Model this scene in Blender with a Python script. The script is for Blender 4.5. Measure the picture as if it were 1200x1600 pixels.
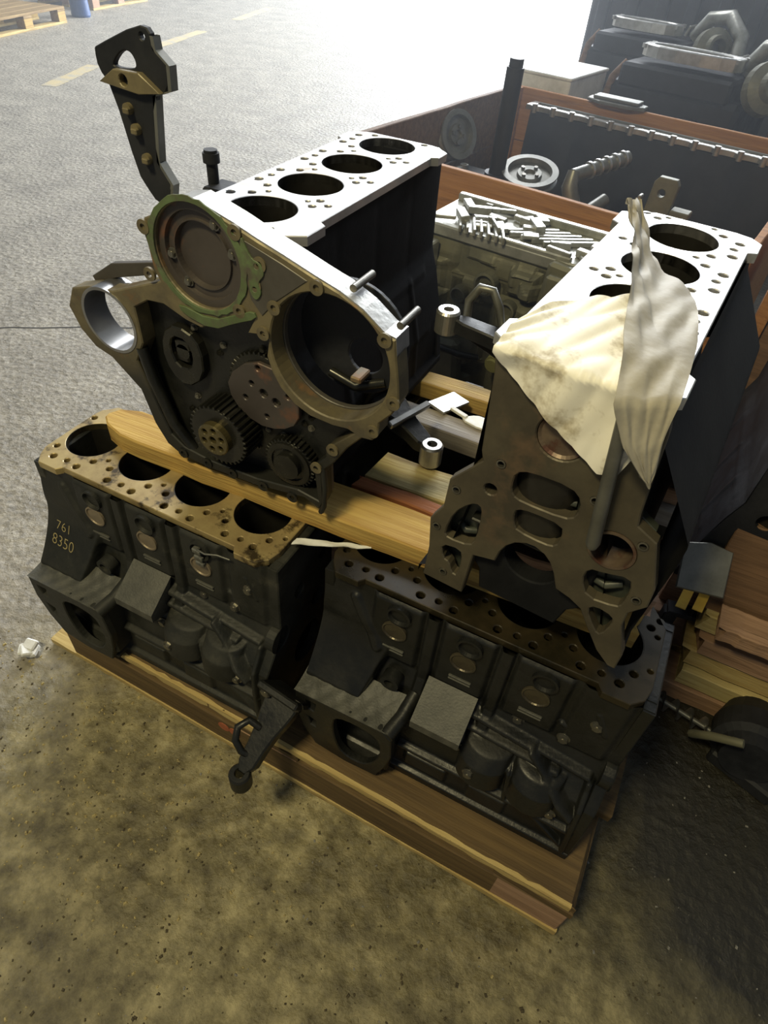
import bpy, math, random
from mathutils import Vector, Matrix
from mathutils.geometry import delaunay_2d_cdt
import numpy as np

for o in list(bpy.data.objects):
    bpy.data.objects.remove(o)
scene = bpy.context.scene
COL = scene.collection
R = math.radians

# ------------------------------------------------------------------ camera
cam_d = bpy.data.cameras.new('camera'); cam = bpy.data.objects.new('camera', cam_d); COL.objects.link(cam)
PAN, TILT, ROLL = -0.4064, 0.774, 0.0942
_f0 = Vector((math.sin(PAN), math.cos(PAN), 0)); _r0 = Vector((math.cos(PAN), -math.sin(PAN), 0)); _u0 = Vector((0, 0, 1))
_fw = _f0*math.cos(TILT)-_u0*math.sin(TILT); _up = _u0*math.cos(TILT)+_f0*math.sin(TILT)
_rt = _r0*math.cos(ROLL)+_up*math.sin(ROLL); _up = _up*math.cos(ROLL)-_r0*math.sin(ROLL)
cam.matrix_world = Matrix(((_rt.x, _up.x, -_fw.x, .8577), (_rt.y, _up.y, -_fw.y, -.6106), (_rt.z, _up.z, -_fw.z, 1.3232), (0, 0, 0, 1)))
cam_d.sensor_fit = 'VERTICAL'; cam_d.sensor_height = 36; cam_d.lens = 993.7/1600*36
cam_d.clip_start = .02; cam_d.clip_end = 200
scene.camera = cam

# ------------------------------------------------------------------ world and large lights
w = bpy.data.worlds.new('hall_ambient'); scene.world = w; w.use_nodes = True
w.node_tree.nodes['Background'].inputs[0].default_value = (.80, .90, 1.0, 1)
w.node_tree.nodes['Background'].inputs[1].default_value = .16

def area(name, loc, target, sx, sy, power, col, spread=180):
    l = bpy.data.lights.new(name, 'AREA'); l.shape = 'RECTANGLE'; l.size = sx; l.size_y = sy
    l.energy = power; l.color = col; l.spread = R(spread)
    o = bpy.data.objects.new(name, l); COL.objects.link(o); o.location = loc
    o.rotation_euler = (Vector(target)-Vector(loc)).to_track_quat('-Z', 'Y').to_euler()
    return o
area('daylight_door', (-1.2, 16.0, 4.0), (-.3, 1, .3), 8.0, 7.0, 7600, (.90, .95, 1.0))
area('roof_light', (-3.5, 6.5, 6.5), (-1.2, 2.0, 0), 5.0, 3.0, 500, (.95, .97, 1.0))
area('hall_lamp', (.15, -1.45, 3.1), (.50, .05, .4), .5, .35, 62, (1.0, .86, .48))

scene.view_settings.view_transform = 'Standard'; scene.view_settings.look = 'None'
scene.view_settings.gamma = 1; scene.view_settings.use_curve_mapping = False
scene.view_settings.exposure = 0.0

# ------------------------------------------------------------------ materials
MATS = {}
def mat(name, c1, c2=None, rough=.5, metal=0., scale=12., bump=.15, bscale=None, rough2=None, thr=(.4, .65), c3=None, s3=3., thr3=(.55, .7), spec=.5, stretch=(1, 1, 1), detail=6., bdist=.004, oil=None):
    if name in MATS: return MATS[name]
    m = bpy.data.materials.new(name); m.use_nodes = True; nt = m.node_tree; N = nt.nodes; L = nt.links
    b = N['Principled BSDF']
    tc = N.new('ShaderNodeTexCoord'); mp = N.new('ShaderNodeMapping'); mp.inputs['Scale'].default_value = stretch
    L.new(tc.outputs['Object'], mp.inputs[0])
    nz = N.new('ShaderNodeTexNoise'); nz.inputs['Scale'].default_value = scale; nz.inputs['Detail'].default_value = detail; nz.inputs['Roughness'].default_value = .65
    L.new(mp.outputs[0], nz.inputs[0])
    c2 = c2 or tuple(x*.7 for x in c1)
    rp = N.new('ShaderNodeValToRGB'); rp.color_ramp.elements[0].position = thr[0]; rp.color_ramp.elements[1].position = thr[1]
    rp.color_ramp.elements[0].color = (*c1, 1); rp.color_ramp.elements[1].color = (*c2, 1)
    L.new(nz.outputs['Fac'], rp.inputs[0]); col = rp.outputs[0]
    if c3:
        n3 = N.new('ShaderNodeTexNoise'); n3.inputs['Scale'].default_value = s3; n3.inputs['Detail'].default_value = 5; n3.inputs['Roughness'].default_value = .7
        L.new(mp.outputs[0], n3.inputs[0])
        r3 = N.new('ShaderNodeValToRGB'); r3.color_ramp.elements[0].position = thr3[0]; r3.color_ramp.elements[1].position = thr3[1]
        L.new(n3.outputs['Fac'], r3.inputs[0])
        mx = N.new('ShaderNodeMixRGB'); L.new(r3.outputs[0], mx.inputs[0]); L.new(col, mx.inputs[1]); mx.inputs[2].default_value = (*c3, 1); col = mx.outputs[0]
    if oil:      # grime line: old oil below a ragged height
        sp = N.new('ShaderNodeSeparateXYZ'); L.new(tc.outputs['Object'], sp.inputs[0])
        no = N.new('ShaderNodeTexNoise'); no.inputs['Scale'].default_value = 16; L.new(tc.outputs['Object'], no.inputs[0])
        ma = N.new('ShaderNodeMath'); ma.operation = 'MULTIPLY_ADD'; L.new(no.outputs['Fac'], ma.inputs[0]); ma.inputs[1].default_value = .16; L.new(sp.outputs[2], ma.inputs[2])
        mr_ = N.new('ShaderNodeMapRange'); L.new(ma.outputs[0], mr_.inputs[0]); mr_.inputs['From Min'].default_value = oil[0]; mr_.inputs['From Max'].default_value = oil[1]
        mr_.inputs['To Min'].default_value = 1; mr_.inputs['To Max'].default_value = 0
        mo = N.new('ShaderNodeMixRGB'); L.new(mr_.outputs[0], mo.inputs[0]); L.new(col, mo.inputs[1]); mo.inputs[2].default_value = (*oil[2], 1); col = mo.outputs[0]
    L.new(col, b.inputs['Base Color'])
    b.inputs['Metallic'].default_value = metal; b.inputs['Roughness'].default_value = rough
    b.inputs['Specular IOR Level'].default_value = spec
    if rough2 is not None:
        mr = N.new('ShaderNodeMapRange'); mr.inputs['To Min'].default_value = rough; mr.inputs['To Max'].default_value = rough2
        mr.inputs['From Min'].default_value = .35; mr.inputs['From Max'].default_value = .65
        L.new(nz.outputs['Fac'], mr.inputs[0]); L.new(mr.outputs[0], b.inputs['Roughness'])
    if bump:
        nb = N.new('ShaderNodeTexNoise'); nb.inputs['Scale'].default_value = bscale or scale*6; nb.inputs['Detail'].default_value = 5
        L.new(mp.outputs[0], nb.inputs[0])
        bp = N.new('ShaderNodeBump'); bp.inputs['Strength'].default_value = bump; bp.inputs['Distance'].default_value = bdist
        L.new(nb.outputs['Fac'], bp.inputs['Height']); L.new(bp.outputs[0], b.inputs['Normal'])
    MATS[name] = m; return m

def wood(name, c1, c2, stretch=(2, 40, 40), c3=None, rough=.75):
    return mat(name, c1, c2, rough=rough, scale=1.6, bump=.35, bscale=6, stretch=stretch, thr=(.35, .65), c3=c3, s3=1.2, detail=8., spec=.3)

iron = mat('oily_black_iron', (.008, .0085, .008), (.015, .015, .013), rough=.30, rough2=.55, scale=16, bump=.25, bscale=160, bdist=.002, spec=.38)
iron2 = mat('dusty_black_iron', (.012, .013, .011), (.027, .027, .022), rough=.48, rough2=.7, scale=14, bump=.3, bscale=150, bdist=.002, c3=(.06, .057, .042), s3=9, thr3=(.58, .75), spec=.35)
iron_shadow = mat('matt_shadow_iron', (.006, .0065, .008), (.011, .0115, .013), rough=.7, scale=14, bump=.1, bscale=150, bdist=.002, spec=.15)  # darker, duller copy of the block iron: shade put into its colour
iron_pad = mat('grey_cast_pad', (.05, .05, .042), (.085, .083, .068), rough=.55, scale=30, bump=.4, bscale=260, bdist=.002)
iron_navy = mat('dark_iron_cold', (.011, .012, .015), (.020, .021, .025), rough=.5, rough2=.68, scale=14, bump=.2, bscale=150, bdist=.002, spec=.3)
steel_bright = mat('machined_deck', (.56, .56, .55), (.40, .39, .37), rough=.34, rough2=.5, metal=.75, scale=9, bump=.06, bscale=90, c3=(.30, .26, .20), s3=7, thr3=(.60, .72), bdist=.001)
deck_tan = mat('oiled_tan_deck', (.40, .31, .14), (.26, .19, .085), rough=.36, rough2=.5, metal=.4, scale=14, bump=.08, c3=(.05, .035, .016), s3=13, thr3=(.54, .62), bdist=.001)
deck_dark = mat('oil_soaked_deck', (.020, .017, .010), (.042, .031, .015), rough=.22, rough2=.42, metal=.3, scale=12, bump=.1, bdist=.001)
endface = mat('brown_machined_face', (.105, .090, .060), (.062, .052, .036), rough=.42, rough2=.58, metal=.35, scale=10, bump=.08, bscale=80, c3=(.15, .10, .06), s3=8, thr3=(.60, .75), bdist=.001)
pocket = mat('dark_green_pocket', (.040, .046, .038), (.058, .063, .050), rough=.38, scale=18, bump=.15, bdist=.002)
casem = mat('gear_case_grey', (.085, .078, .066), (.060, .053, .044), rough=.40, rough2=.55, metal=.25, scale=9, bump=.12, bscale=90, bdist=.001)
case_rim = mat('gasket_stained_rim', (.17, .14, .075), (.09, .076, .05), rough=.42, rough2=.6, metal=.2, scale=16, bump=.15, c3=(.22, .12, .05), s3=8, thr3=(.58, .68), bdist=.001, oil=(-.20, -.10, (.018, .018, .015)))
case_green = mat('green_gasket', (.075, .105, .04), (.12, .17, .075), rough=.55, scale=14, bump=.2, bdist=.001, c3=(.08, .07, .05), s3=16, thr3=(.5, .62))
cover_in = mat('cover_disc_rusty', (.085, .072, .064), (.062, .052, .047), rough=.45, metal=.3, scale=7, bump=.05, c3=(.16, .075, .045), s3=6, thr3=(.60, .68), bdist=.001)
alu_top = mat('bright_case_edge', (.48, .48, .47), (.36, .35, .33), rough=.38, metal=.7, scale=18, bump=.25, bdist=.002)
gear_oil = mat('oily_gear_steel', (.035, .034, .028), (.020, .020, .018), rough=.20, rough2=.38, metal=.6, scale=18, bump=.2, bdist=.001)
gear_hub = mat('oily_bronze_hub', (.13, .105, .045), (.08, .065, .03), rough=.25, metal=.6, scale=18, bump=.1, bdist=.001)
steel = mat('bare_steel', (.50, .50, .48), (.36, .35, .33), rough=.35, metal=.85, scale=20, bump=.08, bdist=.001)
steel_dull = mat('dull_grey_steel', (.20, .20, .18), (.13, .13, .115), rough=.42, metal=.6, scale=15, bump=.1, bdist=.001)
bolt_m = mat('bolt_steel', (.22, .21, .18), (.12, .115, .10), rough=.32, metal=.8, scale=25, bump=0)
plug_rust = mat('rusty_core_plug', (.17, .125, .085), (.09, .06, .045), rough=.45, metal=.4, scale=22, bump=.15, bdist=.001, c3=(.10, .045, .03), s3=26, thr3=(.52, .6))
plug_dark = mat('oily_core_plug', (.10, .085, .055), (.06, .05, .035), rough=.35, metal=.5, scale=25, bump=.1, bdist=.001)
plug_tan = mat('dusty_core_plug', (.26, .21, .14), (.18, .145, .10), rough=.5, metal=.4, scale=25, bump=.1, bdist=.001)
bore_m = mat('dark_bore', (.05, .048, .042), (.03, .028, .025), rough=.32, metal=.6, scale=10, bump=.03, bdist=.001)
ring_m = mat('machined_ring_bore', (.40, .40, .40), (.28, .28, .28), rough=.28, metal=.9, scale=8, bump=.05, bdist=.001)
pal_wood = wood('pallet_wood', (.30, .205, .085), (.17, .105, .04), c3=(.07, .045, .022))
pal_dirty = wood('oily_pallet_wood', (.15, .098, .042), (.085, .055, .026), c3=(.045, .03, .017))
pal_light = wood('pallet_fresh_edge', (.52, .40, .17), (.36, .25, .09), c3=(.20, .12, .05))
pal_pink = wood('pallet_block_wood', (.40, .25, .16), (.25, .15, .09), c3=(.12, .07, .04))
plank_y = wood('yellow_plank', (.50, .34, .10), (.36, .215, .055), c3=(.20, .11, .035))
plank_r = wood('red_plank', (.30, .11, .045), (.20, .08, .035), c3=(.10, .05, .03))
plank_p = wood('pale_plank', (.50, .42, .20), (.38, .29, .12), c3=(.25, .17, .07))
beam_g = wood('grey_beam', (.34, .31, .27), (.22, .19, .16), c3=(.40, .37, .34))
beam_y = wood('ochre_beam', (.42, .29, .09), (.30, .19, .06))
crate_o = wood('orange_crate_board', (.42, .20, .07), (.30, .13, .045), c3=(.20, .09, .035))
crate_b = wood('brown_crate_board', (.20, .115, .065), (.12, .07, .04))
olive = mat('olive_casting', (.15, .145, .095), (.085, .085, .06), rough=.5, rough2=.65, metal=.2, scale=8, bump=.25, bscale=60, bdist=.003)
alu = mat('dirty_aluminium', (.42, .42, .38), (.24, .24, .20), rough=.35, metal=.6, scale=14, bump=.25, bdist=.003)
paper_m = mat('stained_paper', (.88, .86, .78), (.80, .76, .65), rough=.75, scale=6, bump=.12, bscale=22, c3=(.34, .28, .17), s3=13, thr3=(.52, .68), spec=.2, bdist=.003)
paper_shaded = mat('crumpled_shaded_paper', (.40, .37, .30), (.28, .255, .20), rough=.65, scale=9, bump=.4, bscale=26, spec=.3, bdist=.005)  # darker copy of the paper: shaded side of the fold put into its colour
white_m = mat('white_scrap', (.75, .75, .72), (.55, .55, .52), rough=.6, scale=12, bump=.3)
yellow_m = mat('yellow_strap', (.62, .42, .06), (.45, .28, .04), rough=.45, scale=12, bump=.1)
paint_y = mat('worn_yellow_paint', (.42, .34, .18), (.33, .30, .23), rough=.7, scale=9, bump=.2, thr=(.45, .6))
blue_m = mat('blue_plastic', (.03, .08, .22), (.02, .05, .15), rough=.4, scale=6, bump=0)
red_m = mat('red_paint', (.45, .06, .03), (.30, .05, .03), rough=.5, scale=10, bump=.05)
chalk = mat('yellow_chalk', (.34, .28, .13), (.26, .21, .10), rough=.9, scale=60, bump=0)
seal_m = mat('orange_seal', (.42, .12, .05), (.28, .08, .04), rough=.6, scale=20, bump=.1)

def floor_mat():
    m = bpy.data.materials.new('worn_concrete'); m.use_nodes = True; nt = m.node_tree; N = nt.nodes; L = nt.links; b = N['Principled BSDF']
    tc = N.new('ShaderNodeTexCoord')
    def noise(s, d=6, r=.6):
        n = N.new('ShaderNodeTexNoise'); n.inputs['Scale'].default_value = s; n.inputs['Detail'].default_value = d; n.inputs['Roughness'].default_value = r
        L.new(tc.outputs['Object'], n.inputs[0]); return n
    def ramp(src, stops):
        r = N.new('ShaderNodeValToRGB'); e = r.color_ramp.elements
        while len(e) < len(stops): e.new(.5)
        for q, (p, c) in zip(e, stops): q.position = p; q.color = (*c, 1)
        L.new(src, r.inputs[0]); return r.outputs[0]
    def mix(f, a, c2, mode='MIX'):
        x = N.new('ShaderNodeMixRGB'); x.blend_type = mode
        if isinstance(f, float): x.inputs[0].default_value = f
        else: L.new(f, x.inputs[0])
        for i, s in ((1, a), (2, c2)):
            if isinstance(s, tuple): x.inputs[i].default_value = (*s, 1)
            else: L.new(s, x.inputs[i])
        return x.outputs[0]
    base = ramp(noise(5, 8).outputs['Fac'], [(.3, (.225, .205, .168)), (.7, (.36, .33, .272))])
    fine = ramp(noise(55, 4).outputs['Fac'], [(.35, (.55, .55, .55)), (.65, (1.15, 1.13, 1.08))])
    col = mix(.8, base, fine, 'MULTIPLY')
    # trodden earth and oil around the pallet: a stain with its own ragged outline
    sx = N.new('ShaderNodeSeparateXYZ'); L.new(tc.outputs['Object'], sx.inputs[0])
    def math_(op, a, c=None):
        q = N.new('ShaderNodeMath'); q.operation = op
        for i, s in ((0, a), (1, c)):
            if s is None: continue
            if isinstance(s, (int, float)): q.inputs[i].default_value = s
            else: L.new(s, q.inputs[i])
        return q.outputs[0]
    dx = math_('MULTIPLY', math_('SUBTRACT', sx.outputs[0], .75), .85)
    dy = math_('MULTIPLY', math_('SUBTRACT', sx.outputs[1], -.35), 1.2)
    dist = math_('SQRT', math_('ADD', math_('MULTIPLY', dx, dx), math_('MULTIPLY', dy, dy)))
    dist = math_('ADD', dist, math_('MULTIPLY', math_('SUBTRACT', noise(3.5, 7).outputs['Fac'], .5), .55))
    stain = ramp(dist, [(.60, (1, 1, 1)), (.92, (0, 0, 0))])
    dirt = ramp(noise(16, 8, .7).outputs['Fac'], [(.34, (.085, .070, .034)), (.50, (.20, .172, .088)), (.68, (.40, .345, .185))])
    blot = ramp(noise(2.3, 4, .55).outputs['Fac'], [(.38, (.48, .46, .42)), (.60, (1.05, 1.05, 1.05))])
    dirt = mix(.85, dirt, blot, 'MULTIPLY')
    col = mix(stain, col, dirt)
    # shadow right of the pallet, painted into the floor as a ragged black patch
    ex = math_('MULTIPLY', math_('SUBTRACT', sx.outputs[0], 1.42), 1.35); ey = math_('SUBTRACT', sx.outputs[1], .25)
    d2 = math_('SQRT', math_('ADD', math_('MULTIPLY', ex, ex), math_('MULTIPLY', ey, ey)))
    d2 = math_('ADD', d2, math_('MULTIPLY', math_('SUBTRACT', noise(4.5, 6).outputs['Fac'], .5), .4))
    oil = ramp(d2, [(.36, (1, 1, 1)), (.66, (0, 0, 0))])  # mask of the painted shadow patch
    col = mix(oil, col, (.018, .016, .010))  # painted shadow patch mixed into the floor colour
    L.new(col, b.inputs['Base Color'])
    rr = ramp(noise(9, 6).outputs['Fac'], [(.35, (.44, .44, .44)), (.7, (.66, .66, .66))]); L.new(rr, b.inputs['Roughness'])
    vo = N.new('ShaderNodeTexVoronoi'); vo.inputs['Scale'].default_value = 42; L.new(tc.outputs['Object'], vo.inputs[0])
    h = math_('ADD', math_('MULTIPLY', noise(30, 6, .65).outputs['Fac'], 1.0), math_('MULTIPLY', vo.outputs['Distance'], .35))
    bp = N.new('ShaderNodeBump'); bp.inputs['Strength'].default_value = .75; bp.inputs['Distance'].default_value = .012
    L.new(h, bp.inputs['Height']); L.new(bp.outputs[0], b.inputs['Normal'])
    return m

# ------------------------------------------------------------------ mesh helpers
class MB:
    def __init__(s): s.v = []; s.f = []; s.sm = []
    def add(s, vs, fs, sm=False):
        k = len(s.v); s.v += [tuple(x) for x in vs]
        for q in fs: s.f.append(tuple(i+k for i in q)); s.sm.append(sm)
        return s
    def box(s, c, d, rot=None, bev=.002):
        h = [x/2 for x in d]; bev = min(bev, min(h)*.6); vs = []; idx = {}
        for sx in (-1, 1):
            for sy in (-1, 1):
                for sz in (-1, 1):
                    for a in range(3):
                        p = [sx*(h[0]-(bev if a != 0 else 0)), sy*(h[1]-(bev if a != 1 else 0)), sz*(h[2]-(bev if a != 2 else 0))]
                        idx[(sx, sy, sz, a)] = len(vs); vs.append(p)
        fs = []
        for a in range(3):
            b_, c_ = (a+1) % 3, (a+2) % 3
            for sg in (-1, 1):
                q = []
                for t, u in ((-1, -1), (1, -1), (1, 1), (-1, 1)):
                    k = [0, 0, 0]; k[a] = sg; k[b_] = t; k[c_] = u; q.append(idx[(*k, a)])
                fs.append(q if sg > 0 else q[::-1])
            for t in (-1, 1):
                for u in (-1, 1):
                    q = []
                    for sg, ax in ((-1, b_), (-1, c_), (1, c_), (1, b_)):
                        k = [0, 0, 0]; k[a] = sg; k[b_] = t; k[c_] = u; q.append(idx[(*k, ax)])
                    fs.append(q if t*u > 0 else q[::-1])
        for sx in (-1, 1):
            for sy in (-1, 1):
                for sz in (-1, 1):
                    q = [idx[(sx, sy, sz, a)] for a in range(3)]; fs.append(q if sx*sy*sz > 0 else q[::-1])
        M = rot if rot is not None else Matrix.Identity(3); c = Vector(c)
        return s.add([c+M @ Vector(p) for p in vs], fs)
    def cyl(s, p0, p1, r0, r1=None, n=20, cap=True, sm=True):
        r1 = r0 if r1 is None else r1; p0 = Vector(p0); p1 = Vector(p1); ax = (p1-p0).normalized()
        t = ax.orthogonal().normalized(); b = ax.cross(t)
        def ring(p, r): return [p+t*(r*math.cos(2*math.pi*i/n))+b*(r*math.sin(2*math.pi*i/n)) for i in range(n)]
        s.add(ring(p0, r0)+ring(p1, r1), [(i, (i+1) % n, n+(i+1) % n, n+i) for i in range(n)], sm)
        if cap:
            s.add(ring(p0, r0), [tuple(range(n))[::-1]]); s.add(ring(p1, r1), [tuple(range(n))])
        return s
    def hollow(s, p0, p1, ro, ri, n=32):
        p0 = Vector(p0); p1 = Vector(p1)
        s.cyl(p0, p1, ro, n=n, cap=False); s.cyl(p0, p1, ri, n=n, cap=False)
        ax = (p1-p0).normalized(); t = ax.orthogonal().normalized(); b = ax.cross(t)
        for p in (p0, p1):
            vs = [p+t*(r*math.cos(2*math.pi*i/n))+b*(r*math.sin(2*math.pi*i/n)) for r in (ro, ri) for i in range(n)]
            s.add(vs, [(i, (i+1) % n, n+(i+1) % n, n+i) for i in range(n)])
        return s
    def lathe(s, p0, ax, prof, n=32):
        p0 = Vector(p0); ax = Vector(ax).normalized(); t = ax.orthogonal().normalized(); b = ax.cross(t)
        vs = []
        for a, r in prof:
            vs += [p0+ax*a+t*(r*math.cos(2*math.pi*i/n))+b*(r*math.sin(2*math.pi*i/n)) for i in range(n)]
        for k in range(len(prof)-1):
            q = vs[k*n:(k+2)*n]; s.add(q, [(i, (i+1) % n, n+(i+1) % n, n+i) for i in range(n)], False)
        return s
    def tube(s, pts, r, n=10, cap=True, taper=None):
        pts = [Vector(p) for p in pts]; m = len(pts); vs = []; t = None
        for k, p in enumerate(pts):
            d = (pts[min(k+1, m-1)]-pts[max(k-1, 0)]).normalized()
            t = d.orthogonal().normalized() if t is None else (t-d*t.dot(d)).normalized()
            b = d.cross(t); rr = r if taper is None else taper[k]
            vs += [p+t*(rr*math.cos(2*math.pi*i/n))+b*(rr*math.sin(2*math.pi*i/n)) for i in range(n)]
        fs = [(k*n+i, k*n+(i+1) % n, (k+1)*n+(i+1) % n, (k+1)*n+i) for k in range(m-1) for i in range(n)]
        s.add(vs, fs, True)
        if cap: s.add(vs[:n], [tuple(range(n))[::-1]]); s.add(vs[-n:], [tuple(range(n))])
        return s
    def prism(s, out, holes, t0, t1, fr, bev=.0015):
        """outline with holes, cut from w=t0 (front) to w=t1; fr maps (u,v,w) to xyz"""
        loops = [out]+list(holes); cap0 = []; k0 = 0
        for li, lp in enumerate(loops):
            A = sum(lp[i][0]*lp[(i+1) % len(lp)][1]-lp[(i+1) % len(lp)][0]*lp[i][1] for i in range(len(lp)))
            sg = (1 if A > 0 else -1)*(1 if li == 0 else -1); n = len(lp); ins = []
            for i in range(n):
                a = Vector(lp[i-1]); b = Vector(lp[i]); c = Vector(lp[(i+1) % n])
                e1 = (b-a).normalized(); e2 = (c-b).normalized(); m_ = (Vector((-e1.y, e1.x))+Vector((-e2.y, e2.x)))
                m_ = m_/max(m_.length_squared/2, .6) if m_.length > 1e-6 else Vector((0, 0))
                ins.append(tuple(b+m_*sg*bev))
            vs = [fr(*p, t0) for p in ins]+[fr(*p, t0+(bev if t1 > t0 else -bev)) for p in lp]+[fr(*p, t1) for p in lp]
            fs = [(i, (i+1) % n, n+(i+1) % n, n+i) for i in range(n)]+[(n+i, n+(i+1) % n, 2*n+(i+1) % n, 2*n+i) for i in range(n)]
            s.add(vs, fs); cap0.append(ins)
        for lps, t in ((cap0, t0), (loops, t1)):
            flat = []; ed = []
            for lp in lps:
                k = len(flat); flat += [Vector(p) for p in lp]; ed += [(k+i, k+(i+1) % len(lp)) for i in range(len(lp))]
            vo, _, tri, *_ = delaunay_2d_cdt(flat, ed, [], 1, 1e-6)
            tri = np.array([tuple(q) for q in tri]); V = np.array([(p.x, p.y) for p in vo]); C = V[tri].mean(1); ins = np.zeros(len(C), bool)
            for lp in lps:                                    # even-odd test keeps the holes open
                a = np.array(lp); b = np.roll(a, -1, 0)
                c = (a[None, :, 1] > C[:, 1, None]) != (b[None, :, 1] > C[:, 1, None])
                xi = (b[:, 0]-a[:, 0])[None]*(C[:, 1, None]-a[None, :, 1])/np.where(b[:, 1] == a[:, 1], 1e-12, b[:, 1]-a[:, 1])[None]+a[None, :, 0]
                ins ^= (np.sum(c & (C[:, 0, None] < xi), 1) % 2 == 1)
            s.add([fr(p.x, p.y, t) for p in vo], [tuple(int(i) for i in q) for q in tri[ins]])
        return s
    def grid(s, fn, nu, nv, sm=True):
        vs = [fn(i/nu, j/nv) for j in range(nv+1) for i in range(nu+1)]
        fs = [(j*(nu+1)+i, j*(nu+1)+i+1, (j+1)*(nu+1)+i+1, (j+1)*(nu+1)+i) for j in range(nv) for i in range(nu)]
        return s.add(vs, fs, sm)
    def mesh(s, name):
        me = bpy.data.meshes.new(name); me.from_pydata(s.v, [], s.f); me.polygons.foreach_set('use_smooth', s.sm); me.update(); return me
    def build(s, name, m, parent=None, loc=None, rot=None):
        return link(name, s.mesh(name), m, parent, loc, rot)

def link(name, me, m, parent=None, loc=None, rot=None):
    if not me.materials: me.materials.append(m)
    o = bpy.data.objects.new(name, me); COL.objects.link(o)
    if me.materials[0] != m:
        o.material_slots[0].link = 'OBJECT'; o.material_slots[0].material = m
    if parent: o.parent = parent
    if loc is not None: o.location = loc
    if rot is not None: o.rotation_euler = rot
    return o
def thing(name, label, cat, loc=(0, 0, 0), rz=0, group=None, rot=None):
    o = bpy.data.objects.new(name, None); COL.objects.link(o); o.empty_display_size = .05
    o.location = loc; o.rotation_euler = rot or (0, 0, rz); o['label'] = label; o['category'] = cat
    if group: o['group'] = group
    return o
def tag(o, label, cat, group=None, kind=None):
    o['label'] = label; o['category'] = cat
    if group: o['group'] = group
    if kind: o['kind'] = kind
    return o
def circ(c, r, n=28, ph=0.): return [(c[0]+r*math.cos(2*math.pi*i/n+ph), c[1]+r*math.sin(2*math.pi*i/n+ph)) for i in range(n)]
def smooth_poly(p, it=2):
    for _ in range(it):
        q = []
        for i in range(len(p)):
            a = p[i]; b = p[(i+1) % len(p)]
            q += [(a[0]*.75+b[0]*.25, a[1]*.75+b[1]*.25), (a[0]*.25+b[0]*.75, a[1]*.25+b[1]*.75)]
        p = q
    return p
XY = lambda u, v, w: (u, v, w)
CACHE = {}
def cached(key, fn):
    if key not in CACHE: CACHE[key] = fn()
    return CACHE[key]

# ------------------------------------------------------------------ floor
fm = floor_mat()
fl = MB()
fl.add([(-16, -4, 0), (9, -4, 0), (9, 24, 0), (-16, 24, 0), (-16, -4, -.1), (9, -4, -.1), (9, 24, -.1), (-16, 24, -.1)],
       [(0, 1, 2, 3), (4, 7, 6, 5), (0, 4, 5, 1), (1, 5, 6, 2), (2, 6, 7, 3), (3, 7, 4, 0)])
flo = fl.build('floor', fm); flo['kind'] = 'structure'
crack = MB(); rnd = random.Random(4)
pts = []
for k in range(26):
    t = k/25; pts.append((-3.2+2.35*t+rnd.uniform(-.012, .012), -.55+1.75*t+rnd.uniform(-.02, .02)))
for (a, b) in zip(pts, pts[1:]):
    d = Vector((b[0]-a[0], b[1]-a[1])).normalized()*.004
    crack.add([(a[0]+d.y, a[1]-d.x, .0008), (b[0]+d.y, b[1]-d.x, .0008), (b[0]-d.y, b[1]+d.x, .0008), (a[0]-d.y, a[1]+d.x, .0008)], [(0, 1, 2, 3)])
crack.build('floor_joint', mat('joint_dark', (.03, .028, .024), rough=.9, bump=0), flo)
def dash(a, b, wd):
    a = Vector((*a, 0)); b = Vector((*b, 0)); d = (b-a).normalized(); n = Vector((-d.y, d.x, 0))*wd/2; rr = random.Random(int(a.x*100)); m = MB()
    N_ = 14; L1 = [a+(b-a)*(k/N_)+n*(1+rr.uniform(-.12, .12)) for k in range(N_+1)]; L2 = [a+(b-a)*(k/N_)-n*(1+rr.uniform(-.12, .12)) for k in range(N_+1)]
    vs = [(p.x, p.y, .0015) for p in L1+L2]
    m.add(vs, [(k, k+1, N_+2+k, N_+1+k) for k in range(N_)])
    return m.build('lane_dash', paint_y, flo)
dash((-4.24, 3.60), (-4.56, 4.42), .13); dash((-4.75, 5.30), (-5.10, 6.62), .13); dash((-5.35, 7.6), (-5.72, 8.9), .13)

# ------------------------------------------------------------------ front pallet
def plank(x0, x1, y0, y1, z0, z1, seed=0, jag=.0, warp=.0):
    """a board along x with uneven sawn ends and slightly wavy edges"""
    r = random.Random(seed); m = MB(); n = 10; vs = []
    e0 = [r.uniform(-jag, jag) for _ in range(4)]; e1 = [r.uniform(-jag, jag) for _ in range(4)]
    for i in range(n+1):
        t = i/n; x = x0+(x1-x0)*t; wv = [r.uniform(-warp, warp) for _ in range(4)]
        j = e0 if i == 0 else e1 if i == n else [0]*4; b = .0025
        sec = [(y0+b, z0), (y1-b, z0), (y1, z0+b), (y1, z1-b), (y1-b, z1), (y0+b, z1), (y0, z1-b), (y0, z0+b)]
        for q, (y, z) in enumerate(sec):
            c = q//2; vs.append((x+j[c], y+(wv[0] if y > (y0+y1)/2 else wv[1]), z+wv[2]*.4))
    fs = [(i*8+k, i*8+(k+1) % 8, (i+1)*8+(k+1) % 8, (i+1)*8+k) for i in range(n) for k in range(8)]
    m.add(vs, fs); m.add(vs[:8], [tuple(range(8))[::-1]]); m.add(vs[-8:], [tuple(range(8))]); return m

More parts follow.
